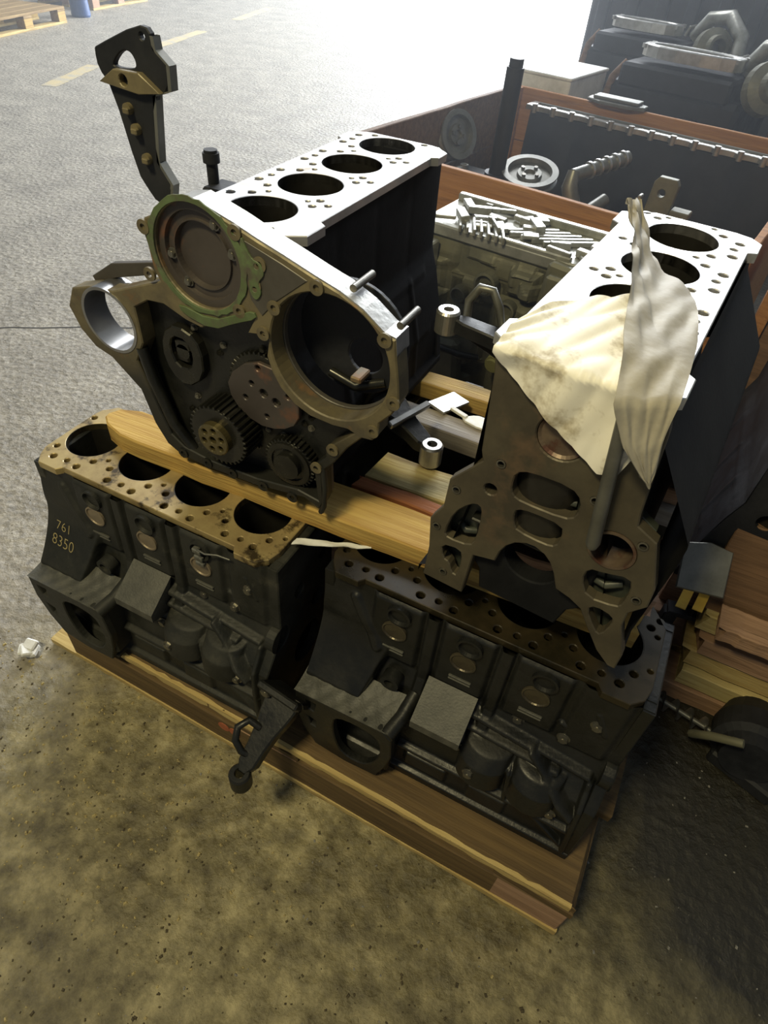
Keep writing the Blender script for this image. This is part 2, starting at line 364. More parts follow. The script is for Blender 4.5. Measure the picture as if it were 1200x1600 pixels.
def pallet(label, loc, rz, L=1.2, Wd=.8, H_=.154, mats=(pal_wood, pal_light, pal_pink), nb=5, gap=.02, ends=None, seed=1, group=None, x0=0.):
    t = thing('wooden_pallet', label, 'pallet', loc, rz, group); b = .022
    wb = (Wd-gap*(nb-1))/nb
    for i in range(nb):
        y = i*(wb+gap); e = ends[i] if ends else 0
        plank(x0, L+e, y, y+wb, H_-b, H_, seed+i, .006, .0015).build('deck_board', mats[0] if i < 2 or not ends else mats[2], t)
    for i in range(3):
        x = (x0, L/2-.07, L-.14)[i]
        m = plank(0, Wd, 0, .14, H_-2*b, H_-b, seed+20+i, .003, .001)
        m.v = [(x+.14-q[1], q[0], q[2]) for q in m.v]; m.build('cross_board', mats[0], t)
    for j, y in enumerate((0, Wd/2-.05, Wd-.10)):
        plank(0, L, y, y+.10, 0, b, seed+40+j, .004, .0015).build('bottom_board', mats[1], t)
        for i, x in enumerate((x0, L/2-.07, L-.14)):
            m = MB(); m.box((x+.07, y+.05, (b+H_-2*b)/2), (.138, .098, H_-3*b), bev=.003); m.build('spacer_block', mats[2], t)
    return t
fp = pallet('oil stained wooden pallet carrying the stack of engine blocks', (-.145, -.165, 0), R(-.6), L=1.225, Wd=1.02, nb=6, gap=.035,
            ends=[-.005, .012, .025, .045, .05, .06], seed=3, x0=.075, mats=(pal_dirty, pal_light, pal_pink))
plank(.075, 1.095, .0, .016, .0235, .1085, 77, .004, .001).build('side_rail', pal_dirty, fp)
for (a, b, z0, z1, sd) in ((.075, 1.215, .1345, .1545, 5), (.0, 1.225, .004, .0225, 6)):      # splintered pale edges
    rr = random.Random(sd); m = MB(); n = 60; vs = []
    for k in range(n+1):
        x = a+(b-a)*k/n; d = -.0012-.0012*rr.random(); zt = z1+rr.uniform(-.001, .0012); zb = z0+(z1-z0)*rr.uniform(.0, .45); ye = .004+rr.uniform(0, .004)
        vs += [(x, .004, zb), (x, d, zb), (x, d, zt), (x, ye, zt+.0006)]
    m.add(vs, [(k*4+q, k*4+q+1, k*4+q+5, k*4+q+4) for k in range(n) for q in range(3)]); m.build('splintered_edge', pal_light, fp)
for x in (.505, .532):
    q = MB(); q.cyl((x, -.0016, .085), (x, .002, .085), .0135, n=20); q.build('paint_seal', seal_m, fp)

# ------------------------------------------------------------------ four-cylinder block
# local axes: x along the crank (rear end at x<0), -y the camshaft side, z=0 the deck face
S_, RB, HB = .125, .0485, .4057
XR, XF = -.058, .448
XE = .460
REAR_OUT = [(0.086,-0.012),(0.083,-0.03),(0.078,-0.131),(0.074,-0.144),(0.109,-0.19),(0.11,-0.213),(0.111,-0.237),(0.126,-0.266),(0.121,-0.318),(0.123,-0.376),(0.062,-0.376),(0.058,-0.296),(0.029,-0.288),(0.026,-0.269),(0.02,-0.254),(0.011,-0.243),(-0.002,-0.236),(-0.013,-0.235),(-0.026,-0.24),(-0.035,-0.248),(-0.044,-0.263),(-0.053,-0.286),(-0.072,-0.291),(-0.089,-0.3),(-0.105,-0.325),(-0.127,-0.357),(-0.147,-0.375),(-0.157,-0.375),(-0.157,-0.346),(-0.14,-0.297),(-0.139,-0.271),(-0.154,-0.249),(-0.152,-0.22),(-0.131,-0.156),(-0.107,-0.144),(-0.104,-0.129),(-0.095,-0.03),(-0.09,-0.012)]
POCK = [[(0.034,-0.161),(0.033,-0.141),(0.018,-0.133),(-0.029,-0.131),(-0.044,-0.143),(-0.045,-0.166),(-0.033,-0.175),(0.018,-0.177),(0.03,-0.173)],
 [(0.022,-0.201),(0.02,-0.191),(0.004,-0.187),(-0.034,-0.187),(-0.038,-0.203),(-0.035,-0.22),(-0.022,-0.224),(0.013,-0.222),(0.019,-0.214)],
 [(0.103,-0.279),(0.095,-0.239),(0.077,-0.214),(0.065,-0.209),(0.06,-0.223),(0.06,-0.267),(0.066,-0.282),(0.097,-0.286)],
 [(0.104,-0.303),(0.077,-0.297),(0.072,-0.314),(0.074,-0.347),(0.082,-0.346),(0.088,-0.329),(0.098,-0.326)],
 [(-0.077,-0.252),(-0.079,-0.231),(-0.095,-0.228),(-0.124,-0.218),(-0.13,-0.236),(-0.129,-0.261),(-0.124,-0.269),(-0.09,-0.275)],
 [(-0.096,-0.295),(-0.104,-0.284),(-0.126,-0.288),(-0.129,-0.301),(-0.123,-0.327),(-0.115,-0.324)]]
RBOLT = [(0.052,-0.137),(0.098,-0.201),(0.115,-0.274),(0.094,-0.352),(-0.057,-0.134),(-0.091,-0.08),(-0.12,-0.166),(-0.14,-0.245),(0.057,-0.179)]
CAMH, CRANK, CRANKR = (-.093, -.190), (-.009, -.298), (-.013, -.273)
PLUGX = (.075, .193, .310)

def sst(a, b, x): t = np.clip((x-a)/(b-a), 0, 1); return t*t*(3-2*t)
def band(x, a, b, e): return sst(a-e, a, x)*(1-sst(b, b+e, x))
def seg(x, z, a, b, wd):
    ax, az = a; bx, bz = b; t = np.clip(((x-ax)*(bx-ax)+(z-az)*(bz-az))/((bx-ax)**2+(bz-az)**2), 0, 1)
    d = np.hypot(x-ax-t*(bx-ax), z-az-t*(bz-az)); return 1-sst(wd*.35, wd, d)
def hcam(x, z):
    """outward relief of the camshaft-side wall"""
    y = np.interp(z, [-HB, -.389, -.386, -.30, -.245, -.215, -.165, -.02, 0], [.157, .157, .147, .143, .136, .112, .092, .087, .086])
    F = []
    for xp in PLUGX: F.append(.008*band(x, xp-.036, xp+.036, .010)*band(z, -.148, -.018, .012))
    for xr in (.134, .252): F.append(.010*band(x, xr-.007, xr+.007, .006)*band(z, -.205, -.012, .02))
    F.append(.006*band(x, .372, .43, .012)*band(z, -.16, -.012, .012))
    for xc in (.274, .362): F.append(.030*np.sqrt(np.clip(1-((x-xc)/.041)**2, 0, 1))*sst(-.308, -.288, z)*(1-sst(-.222, -.214, z)))
    F += [.018*seg(x, z, (.232, -.180), (.340, -.190), .0075), .015*seg(x, z, (.232, -.206), (.385, -.214), .0065),
          .026*seg(x, z, (.338, -.190), (.428, -.262), .0075), .013*seg(x, z, (.345, -.190), (.43, -.198), .0065),
          .012*seg(x, z, (.13, -.314), (.445, -.318), .007), .012*seg(x, z, (.318, -.24), (.328, -.316), .006),
          .016*seg(x, z, (.434, -.205), (.446, -.375), .008), .010*seg(x, z, (.375, -.322), (.44, -.372), .007),
          .010*band(x, .15, .22, .01)*band(z, -.36, -.33, .006), .008*band(x, .27, .33, .01)*band(z, -.372, -.336, .006),
          .006*seg(x, z, (.36, -.12), (.41, -.135), .006), .008*seg(x, z, (.40, -.06), (.42, -.10), .008)]
    y = y+np.maximum.reduce([f*np.ones_like(x*z) for f in F])
    # shield curving out over the starter housing
    t = np.clip((-.105-z)/.115, 0, 1); sh = .098+.058*t**1.5
    mk = (1-sst(.052, .064, x+.10*(t-.75)*.25))*(1-sst(-.10, -.02, z))*sst(-.243, -.235, z)
    y = y*(1-mk)+np.maximum(y, sh)*mk
    y = y+.006*seg(x, z, (.0, -.045), (.05, -.13), .012)*(z > -.2)
    return y
def wall_cam():
    nx, nz = 320, 250; xs = np.linspace(XR+.002, XE, nx+1); zs = np.linspace(-.011, -HB, nz+1)
    X, Z = np.meshgrid(xs, zs); Y = -hcam(X, Z); m = MB()
    vs = np.stack([X, Y, Z], -1).reshape(-1, 3).tolist()
    fs = [(j*(nx+1)+i, j*(nx+1)+i+1, (j+1)*(nx+1)+i+1, (j+1)*(nx+1)+i) for j in range(nz) for i in range(nx)]
    m.add(vs, fs, True)
    # inner skin, so that the wall is a casting and not a sheet
    m.add([(XR+.002, -.070, -.011), (XE, -.070, -.011), (XE, -.075, -.17), (XR+.002, -.075, -.17), (XE, -.13, -HB), (XR+.002, -.13, -HB)], [(0, 1, 2, 3), (3, 2, 4, 5)])
    m.add([(XR+.002, -.13, -HB), (XE, -.13, -HB), (XE, -.157, -HB), (XR+.002, -.157, -HB)], [(0, 1, 2, 3)])
    return m.mesh('camshaft_side_wall')
def wall_plain():
    nx, nz = 110, 60; xs = np.linspace(XR+.002, XE, nx+1); zs = np.linspace(-.011, -HB, nz+1); X, Z = np.meshgrid(xs, zs)
    Y = np.interp(Z, [-HB, -.389, -.386, -.30, -.22, -.17, 0], [.132, .132, .122, .118, .10, .084, .082])
    for k in range(4): Y = Y+.0008*np.sqrt(np.clip(1-((X-k*S_)/.056)**2, 0, 1))*band(Z, -.19, -.02, .015)
    for z in (-.20, -.31): Y = Y+.002*seg(X, Z, (0, z), (.42, z), .009)
    for x in (.06, .19, .32): Y = Y+.002*seg(X, Z, (x, -.2), (x, -.38), .010)
    m = MB(); m.add(np.stack([X, Y, Z], -1).reshape(-1, 3).tolist(), [(j*(nx+1)+i, j*(nx+1)+i+1, (j+1)*(nx+1)+i+1, (j+1)*(nx+1)+i) for j in range(nz) for i in range(nx)], True)
    m.add([(XR+.002, .066, -.011), (XE, .066, -.011), (XE, .07, -.17), (XR+.002, .07, -.17), (XE, .105, -HB), (XR+.002, .105, -HB)], [(0, 1, 2, 3), (3, 2, 4, 5)])
    return m.mesh('plain_side_wall')
def wall_shoulder():
    nx, nz = 90, 60; xs = np.linspace(XR+.012, XE, nx+1); zs = np.linspace(-.011, -HB, nz+1); X, Z = np.meshgrid(xs, zs)
    Y = -np.interp(Z, [-HB, -.389, -.386, -.20, -.165, -.13, -.05, 0], [.158, .158, .150, .160, .160, .140, .094, .088])
    m = MB(); m.add(np.stack([X, Y, Z], -1).reshape(-1, 3).tolist(), [(j*(nx+1)+i, j*(nx+1)+i+1, (j+1)*(nx+1)+i+1, (j+1)*(nx+1)+i) for j in range(nz) for i in range(nx)], True)
    m.add([(XR+.012, -.070, -.011), (XE, -.070, -.011), (XE, -.078, -.17), (XR+.012, -.078, -.17), (XE, -.13, -HB), (XR+.012, -.13, -HB)], [(0, 1, 2, 3), (3, 2, 4, 5)])
    return m.mesh('camshaft_side_wall')
def deck_mesh():
    out = [(XR, -.060), (XR+.008, -.078), (-.036, -.096), (.004, -.096), (.012, -.086), (.378, -.086), (.386, -.098), (.425, -.098), (XF-.006, -.082), (XF, -.060), (XF, .055), (XF-.012, .074), (.418, .099), (.374, .099), (.366, .088), (.010, .088), (.002, .099), (-.034, .099), (XR+.014, .086), (XR+.004, .076), (XR, .055)]
    holes = [circ((i*S_, 0), RB, 48) for i in range(4)]
    for i in range(4):
        for dx, y, r in ((-.026, -.071, .0068), (.003, -.068, .0055), (.029, -.072, .0068)):
            if -.05 < i*S_+dx < .43: holes.append(circ((i*S_+dx, y), r, 12))
    for i in range(-1, 4):
        xm = i*S_+.0625
        for dx, y, r in ((-.0185, -.047, .006), (.0195, -.047, .006), (.002, -.031, .0042), (-.011, .047, .006), (.014, .049, .006), (.001, .034, .004), (0, .066, .0055)):
            x = xm+dx
            if XR+.008 < x < XF-.008 and all(math.hypot(x-k*S_, y) > RB+r+.003 for k in range(4)): holes.append(circ((x, y), r, 12))
    m = MB(); m.prism(out, holes, 0, -.013, XY, .0012)
    return m.mesh('deck_face')
def rear_mesh():
    fr = lambda u, v, w_: (w_, u, v); m = MB()
    holes = [smooth_poly(h, 1) for h in POCK]+[circ(CAMH, .0265, 32)]+[circ(b, .0048, 12) for b in RBOLT[:-1]]+[circ(RBOLT[-1], .008, 14), circ((-.003, -.076), .0275, 30)]
    m.prism(REAR_OUT, holes, XR, XR+.015, fr, .0015); return m.mesh('rear_face')
def pocket_mesh():
    m = MB(); fr = lambda u, v, w_: (w_, u, v)
    out = [(.076, -.013), (.068, -.145), (.100, -.19), (.114, -.27), (.112, -.365), (.066, -.37), (.06, -.30), (.034, -.292), (.02, -.24), (-.024, -.232), (-.05, -.255), (-.058, -.285), (-.09, -.297), (-.126, -.352), (-.144, -.365), (-.134, -.30), (-.146, -.24), (-.126, -.16), (-.1, -.145), (-.088, -.03), (-.08, -.013)]
    m.prism(out, [POCK[1], circ(CAMH, .0255, 28)], XR+.024, XR+.036, fr, .001)
    for a, b in (((.024, -.168), (-.038, -.167)), ((-.088, -.264), (-.120, -.253)), ((.092, -.272), (.068, -.275))):   # cast lips at the pocket floors
        m.tube([(XR+.024, a[0], a[1]), (XR+.018, (a[0]+b[0])/2, (a[1]+b[1])/2-.002), (XR+.024, b[0], b[1])], .0055, 8)
    return m.mesh('pocket_floor')
def web_mesh(x0, x1):
    fr = lambda u, v, w_: (w_, u, v); m = MB()
    m.prism([(.066, -.225), (.064, -.315), (.050, -.33), (.044, -.365), (-.066, -.365), (-.074, -.33), (-.088, -.315), (-.09, -.225)], [circ(CRANKR, .037, 36)], x0, x1, fr, .002)
    return m.mesh('bearing_web')
def front_mesh():
    fr = lambda u, v, w_: (w_, u, v); m = MB()
    out = [(.082, -.012), (.082, -.17), (.098, -.22), (.118, -.30), (.13, -.39), (.13, -.405), (-.155, -.405), (-.15, -.30), (-.142, -.25), (-.112, -.21), (-.092, -.165), (-.09, -.012)]
    m.prism(out, [circ(CRANK, .045, 30), circ(CAMH, .026, 24), circ((.03, -.2), .02, 20), circ((-.03, -.12), .014, 16), circ((.05, -.1), .012, 16)], .462, .444, fr, .002)
    return m.mesh('front_face')
def housing_mesh():
    """starter housing: front plate with the starter opening, ledge on top, cheeks at both sides"""
    m = MB(); fr = lambda u, v, w_: (u, w_, v)
    out = [(-.058, -.232), (.110, -.224), (.128, -.24), (.132, -.30), (.124, -.345), (.108, -.395), (.045, -.402), (-.02, -.392), (-.045, -.345), (-.060, -.29)]
    big = smooth_poly([(.022, -.25), (.098, -.248), (.112, -.285), (.108, -.335), (.085, -.375), (.05, -.38), (.028, -.36), (.016, -.30)], 2)
    m.prism(out, [big, [(-.040, -.248), (-.018, -.247), (-.022, -.275), (-.034, -.272)], [(-.036, -.30), (-.016, -.305), (-.018, -.328), (-.028, -.326)]], -.190, -.176, fr, .002)
    # ledge
    m.box((-.045, -.158, -.31), (.012, .05, .15), bev=.003); m.box((.120, -.158, -.30), (.012, .05, .14), bev=.003)
    m.tube([(.118, -.188, -.232), (.128, -.15, -.222), (.132, -.11, -.205)], .013, 10)
    m.box((.04, -.155, -.395), (.15, .05, .012), bev=.002)
    return m.mesh('starter_housing')
def ledge_mesh():
    m = MB(); m.grid(lambda a, b: (-.060+a*.186, -.1905+.070*b, -.231+.008*a+.020*b*b+.0012*math.sin(a*41)*math.sin(b*9)+.003*math.exp(-((a-.15)/.05)**2-((b-.3)/.2)**2)), 60, 16)
    return m.mesh('ledge')
def pad_mesh():
    m = MB()
    A = [(.146, -.100, -.150), (.232, -.100, -.150), (.232, -.164, -.196), (.146, -.164, -.196), (.146, -.164, -.214), (.232, -.164, -.214), (.226, -.12, -.236), (.152, -.12, -.236)]
    b = .004
    m.add(A, [(0, 1, 2, 3), (3, 2, 5, 4), (4, 5, 6, 7), (0, 3, 4, 7), (1, 6, 5, 2)])
    return m.mesh('filter_pad')
def hexbolt(r=.008, h=.007):
    m = MB(); m.cyl((0, 0, 0), (0, 0, h), r, n=6, sm=False); m.cyl((0, 0, 0), (0, 0, .0015), r*1.35, n=16); m.cyl((0, 0, h), (0, 0, h+.001), r*.75, n=12); return m.mesh('hex_bolt')

def engine_block(label, loc, rz, group, wallm, deckm, plugm=plug_tan, facem=None, detail=True, padm=None, zs=1., plain=False, webs=(.0625, .1875, .3125, .40)):
    t = thing('engine_block', label, 'engine block', loc, rz, group)
    if plain:
        c_ = link('camshaft_side_wall', cached('shoulder', wall_shoulder), wallm, t)
    else: link('camshaft_side_wall', cached('cam', wall_cam), wallm, t)
    link('plain_side_wall', cached('plain', wall_plain), wallm, t)
    link('deck_face', cached('deck', deck_mesh), deckm, t)
    link('front_face', cached('front', front_mesh), wallm, t)
    if facem:
        link('rear_face', cached('rear', rear_mesh), facem, t); link('pocket_floor', cached('pock', pocket_mesh), pocket, t)
    else: link('rear_face', cached('front', front_mesh), wallm, t, (XR-.444, 0, 0))
    for x in (XR+.014,)+webs:
        link('bearing_web', cached('web', lambda: web_mesh(0, .026)), wallm, t, (x, 0, 0))
    def liner():
        m = MB(); m.hollow((0, 0, -.0005), (0, 0, -.235), RB+.0035, RB, 48); return m.mesh('cylinder_liner')
    for i in range(4): link('cylinder_liner', cached('liner', liner), bore_m, t, (i*S_, 0, 0))
    def tray():
        m = MB(); m.box((.2, 0, -.245), (.50, .15, .006)); return m.mesh('crankcase_roof')
    link('crankcase_roof', cached('tray', tray), iron, t)
    if not plain:
        h = link('starter_housing', cached('house', housing_mesh), wallm, t)
        link('filter_pad', cached('pad', pad_mesh), padm or wallm, t)
        link('ledge', cached('ledge', ledge_mesh), padm or wallm, t)
    if zs != 1:
        for c in t.children:
            if c.name.split('.')[0] in ('camshaft_side_wall', 'plain_side_wall', 'front_face', 'starter_housing'): c.scale.z = zs
    if detail and not plain:
        def plug():
            m = MB(); m.lathe((0, 0, 0), (0, -1, 0), [(-.004, .0215), (.004, .0215), (.0045, .0190), (.0022, .0178), (.0022, .0001)], 28); return m.mesh('core_plug')
        def plug2():
            m = MB(); m.lathe((0, 0, 0), (0, -1, 0), [(-.004, .021), (.007, .0205), (.0075, .0168), (.0015, .0150), (.0015, .0001)], 28); return m.mesh('core_plug')
        for x in PLUGX:
            link('core_plug', cached('plug', plug), plugm, t, (x, -float(hcam(np.array(x), np.array(-.078)))+.001, -.078))
            link('core_plug', cached('plug2', plug2), wallm, t, (x+.004, -float(hcam(np.array(x), np.array(-.036)))+.001, -.036))
            def bar():
                m = MB(); m.box((0, 0, 0), (.038, .005, .0045), bev=.001); m.box((0, .001, -.008), (.038, .005, .003), bev=.001); return m.mesh('cast_bar')
            link('cast_bar', cached('bar', bar), padm or wallm, t, (x+.002, -float(hcam(np.array(x), np.array(-.122)))-.001, -.122))
        for x, z in ((.26, -.262), (.40, -.285), (.225, -.25), (.372, -.15), (.405, -.085), (.30, -.165)):
            link('bolt', cached('hex', hexbolt), bolt_m, t, (x, -float(hcam(np.array(x), np.array(z)))+.001, z), (R(90), 0, 0))
        def boss():
            m = MB(); m.hollow((0, 0, 0), (0, -.022, 0), .017, .0095, 24); return m.mesh('sensor_boss')
        link('sensor_boss', cached('boss', boss), wallm, t, (.088, -.105, -.185))
    if facem:
            def rp():
                m = MB(); m.lathe((0, 0, 0), (-1, 0, 0), [(-.006, .0275), (-.001, .0265), (-.004, .0235), (-.004, .0001)], 32); return m.mesh('rear_core_plug')
            link('rear_core_plug', cached('rp', rp), plugm, t, (XR+.001, -.003, -.076))
            def bush():
                m = MB(); m.hollow((0, 0, 0), (.035, 0, 0), .0268, .0235, 32); return m.mesh('camshaft_bush')
            link('camshaft_bush', cached('bush', bush), plug_rust, t, (XR-.001, CAMH[0], CAMH[1]))
            for (y, z) in RBOLT[:-1]:
                def ins():
                    m = MB(); m.hollow((0, 0, 0), (.012, 0, 0), .0058, .0040, 12); return m.mesh('threaded_insert')
                link('threaded_insert', cached('ins', ins), bolt_m, t, (XR-.0012, y, z))
    return t

ZL = .56
FLB = engine_block('dusty black engine block with tan deck at the left end of the front row', (0, 0, ZL), 0, 'stacked engine blocks', iron2, deck_tan, plug_tan, padm=iron_pad)
FRB = engine_block('oily black engine block with a mounting arm, front right on the pallet', (.5801, .0457, ZL), 0, 'stacked engine blocks', iron, deck_dark, plug_dark, padm=iron_pad)
BRB = engine_block('upper engine block with brown end face and paper on its bright deck', (.8096, .0045, 1.0085), R(90)-.0775, 'stacked engine blocks', iron_shadow, steel_bright, plug_rust, facem=endface, zs=.926, plain=True, webs=(.1875, .3125, .40))
BLB = engine_block('upper engine block with open gear case and bright four bore deck', (.3218, .4975, 1.0048), R(-90), 'stacked engine blocks', iron_shadow, steel_bright, plug_tan, plain=True)
engine_block('black block barely seen in the gap, beneath the beams and the gear cased block', (.40, .46, ZL), R(180), 'stacked engine blocks', iron, deck_dark, detail=False, plain=True)
engine_block('black block barely seen in the gap, beneath the beams and the papered block', (.945, .47, ZL), R(180), 'stacked engine blocks', iron, deck_dark, detail=False, plain=True)

# chalk writing on the shield of the dusty block
def chalk_text(txt, x0, z0, size, parent, slant):
    c = bpy.data.curves.new('chalk', 'FONT'); c.body = txt; c.size = size; c.resolution_u = 3; c.offset = -.0004
    o = bpy.data.objects.new('chalk', c); COL.objects.link(o); dg = bpy.context.evaluated_depsgraph_get()
    me = bpy.data.meshes.new_from_object(o.evaluated_get(dg)); bpy.data.objects.remove(o)
    me.materials.clear()
    for v in me.vertices:
        x = x0+v.co.x; z = z0+v.co.y*1.0+slant*v.co.x
        v.co = (x, -float(hcam(np.array(x), np.array(z)))-.0009, z)
    return link('chalk_writing', me, chalk, parent)
chalk_text('761', -.034, -.152, .026, FLB, -.03)
chalk_text('8350', -.040, -.180, .028, FLB, -.05)

# little wire and plugs on the dusty block
for z, x in ((-.032, .322), (-.047, .324), (-.061, .325)):
    m = MB(); m.box((0, 0, 0), (.012, .012, .010), bev=.002); m.box((.008, -.003, 0), (.008, .006, .008), bev=.001)
    m.build('terminal', steel_dull, FLB, (x-.012, -.101, z))
m = MB(); m.tube([(.318, -.106, -.024), (.335, -.109, -.022), (.355, -.103, -.019), (.378, -.100, -.02)], .0016, 6); m.build('wire', steel_dull, FLB)

# mounting arm bolted to the starter housing of the oily block
def arm(parent, base, eye, r_eye, mt, loop=True, up=Vector((0, 0, 1))):
    base = Vector(base); eye = Vector(eye); d = (eye-base); Ln = d.length; d.normalize()
    sd = d.cross(up).normalized(); n = sd.cross(d).normalized(); m = MB()
    fr = lambda u, v, w_: tuple(base+d*u+sd*v+n*w_)
    m.prism(smooth_poly([(-.004, -.036), (.03, -.032), (Ln*.5, -.020), (Ln-.01, -.016), (Ln-.01, .016), (Ln*.5, .019), (.03, .030), (-.004, .034)], 1), [], .011, -.012, fr, .003)
    m.prism([(0, -.012), (0, -.06), (Ln*.55, -.03), (Ln*.9, -.012)], [], -.006, .006, lambda u, v, w_: tuple(base+d*u+n*v+sd*w_), .002)
    m.box(base-d*.004, (.014, .085, .085), Matrix((d, sd, n)).transposed(), .003)
    o = m.build('mounting_arm', mt, parent)
    e = MB(); e.lathe(eye-up*.022, up, [(0, .0092), (0, r_eye), (.036, r_eye), (.040, r_eye-.003), (.040, .0092), (0, .0092)], 28); e.build('eye', mt if loop else steel, o)
    if loop:
        l = MB(); pts = [base+d*(Ln*.42)+sd*.010+n*.008, base+d*(Ln*.40)+sd*.030+n*.020, base+d*(Ln*.52)+sd*.040+n*.026, base+d*(Ln*.66)+sd*.034+n*.022, base+d*(Ln*.74)+sd*.018+n*.012, base+d*(Ln*.74)+sd*.004+n*.004]
        l.tube(pts, .0068, 10); l.build('loop', mt, o)
    return o
a1 = arm(FRB, (-.075, -.196, -.262), (-.089, -.322, -.352), .0195, iron)
for dx, dz in ((-.105, -.250), (-.045, -.247)):
    link('bolt', cached('hexl', lambda: hexbolt(.010, .010)), bolt_m, a1, (dx, -.205, dz), (R(90), 0, 0))

def w2l(blk, p):
    M = Matrix.Translation(blk.location) @ blk.rotation_euler.to_matrix().to_4x4()
    return M.inverted() @ Vector(p)

# ------------------------------------------------------------------ gear case on the front end of the upper left block
CASE_OUT = [(-0.062,0.025),(-0.033,0.037),(-0.008,0.042),(0.025,0.033),(0.047,0.027),(0.08,0.016),(0.115,0.006),(0.16,-0.008),(0.192,-0.017),(0.224,-0.031),(0.253,-0.051),(0.268,-0.054),(0.271,-0.076),(0.277,-0.11),(0.28,-0.136),(0.272,-0.157),(0.255,-0.178),(0.255,-0.197),(0.246,-0.21),(0.231,-0.212),(0.21,-0.238),(0.187,-0.277),(0.168,-0.3),(0.171,-0.361),(0.165,-0.378),(0.136,-0.368),(0.045,-0.385),(-0.045,-0.39),(-0.105,-0.388),(-0.133,-0.373),(-0.152,-0.338),(-0.167,-0.278),(-0.214,-0.236),(-0.244,-0.227),(-0.267,-0.203),(-0.28,-0.168),(-0.262,-0.135),(-0.226,-0.123),(-0.178,-0.117),(-0.119,-0.092),(-0.083,-0.077),(-0.09,-0.062),(-0.093,-0.029),(-0.098,-0.007),(-0.09,0.004),(-0.073,0.011),(-0.065,0.021)]
CASE_CAV = [(-0.14,-0.16),(-0.141,-0.131),(-0.113,-0.113),(-0.084,-0.11),(-0.048,-0.123),(-0.022,-0.127),(0.019,-0.1),(0.071,-0.083),(0.056,-0.11),(0.082,-0.106),(0.089,-0.109),(0.084,-0.135),(0.090,-0.156),(0.103,-0.178),(0.125,-0.197),(0.150,-0.207),(0.186,-0.209),(0.209,-0.206),(0.219,-0.209),(0.176,-0.252),(0.174,-0.271),(0.155,-0.294),(0.157,-0.321),(0.162,-0.362),(0.125,-0.356),(0.046,-0.369),(-0.043,-0.372),(-0.097,-0.365),(-0.12,-0.348),(-0.133,-0.311),(-0.15,-0.253),(-0.160,-0.224),(-0.140,-0.188)]
BOSSES = [(0.163,-0.018),(0.101,-0.061),(0.082,-0.102),(0.255,-0.057),(0.273,-0.139),(0.247,-0.193),(0.187,-0.25),(0.16,-0.295),(0.051,0.019),(0.047,-0.081),(-0.092,-0.007),(-0.097,-0.07),(0.084,-0.011),(0.075,-0.039)]
GEARPLATE = [(0.0,-0.202),(0.046,-0.159),(0.096,-0.163),(0.124,-0.198),(0.123,-0.24),(0.091,-0.264),(0.047,-0.27),(0.006,-0.242)]
GPHOLES = [(0.045,-0.198),(0.058,-0.169),(0.065,-0.208),(0.086,-0.216),(0.107,-0.199),(0.032,-0.226),(0.068,-0.247)]
BRACKET = [(-0.14,0.171),(-0.074,0.198),(-0.057,0.196),(-0.057,0.179),(-0.04,0.167),(-0.043,0.14),(-0.067,0.133),(-0.076,0.063),(-0.059,0.041),(-0.066,0.018),(-0.087,0.014),(-0.102,0.032),(-0.111,0.045),(-0.128,0.134),(-0.143,0.15),(-0.143,0.168)]
BR_HOLE = [(-0.116,0.16),(-0.103,0.171),(-0.091,0.173),(-0.084,0.164),(-0.086,0.156),(-0.118,0.154)]
BR_SHELF = [(-0.137,0.139),(-0.113,0.154),(-0.076,0.155),(-0.05,0.139),(-0.081,0.134)]
PEGS = [(-0.105,0.116),(-0.098,0.096),(-0.089,0.066)]
CF, CB = .4995, .4635
FRX = lambda u, v, w_: (w_, u, v)
COVC, BIGC, RINC = (-.012, -.028), (.178, -.110), (-.199, -.169)
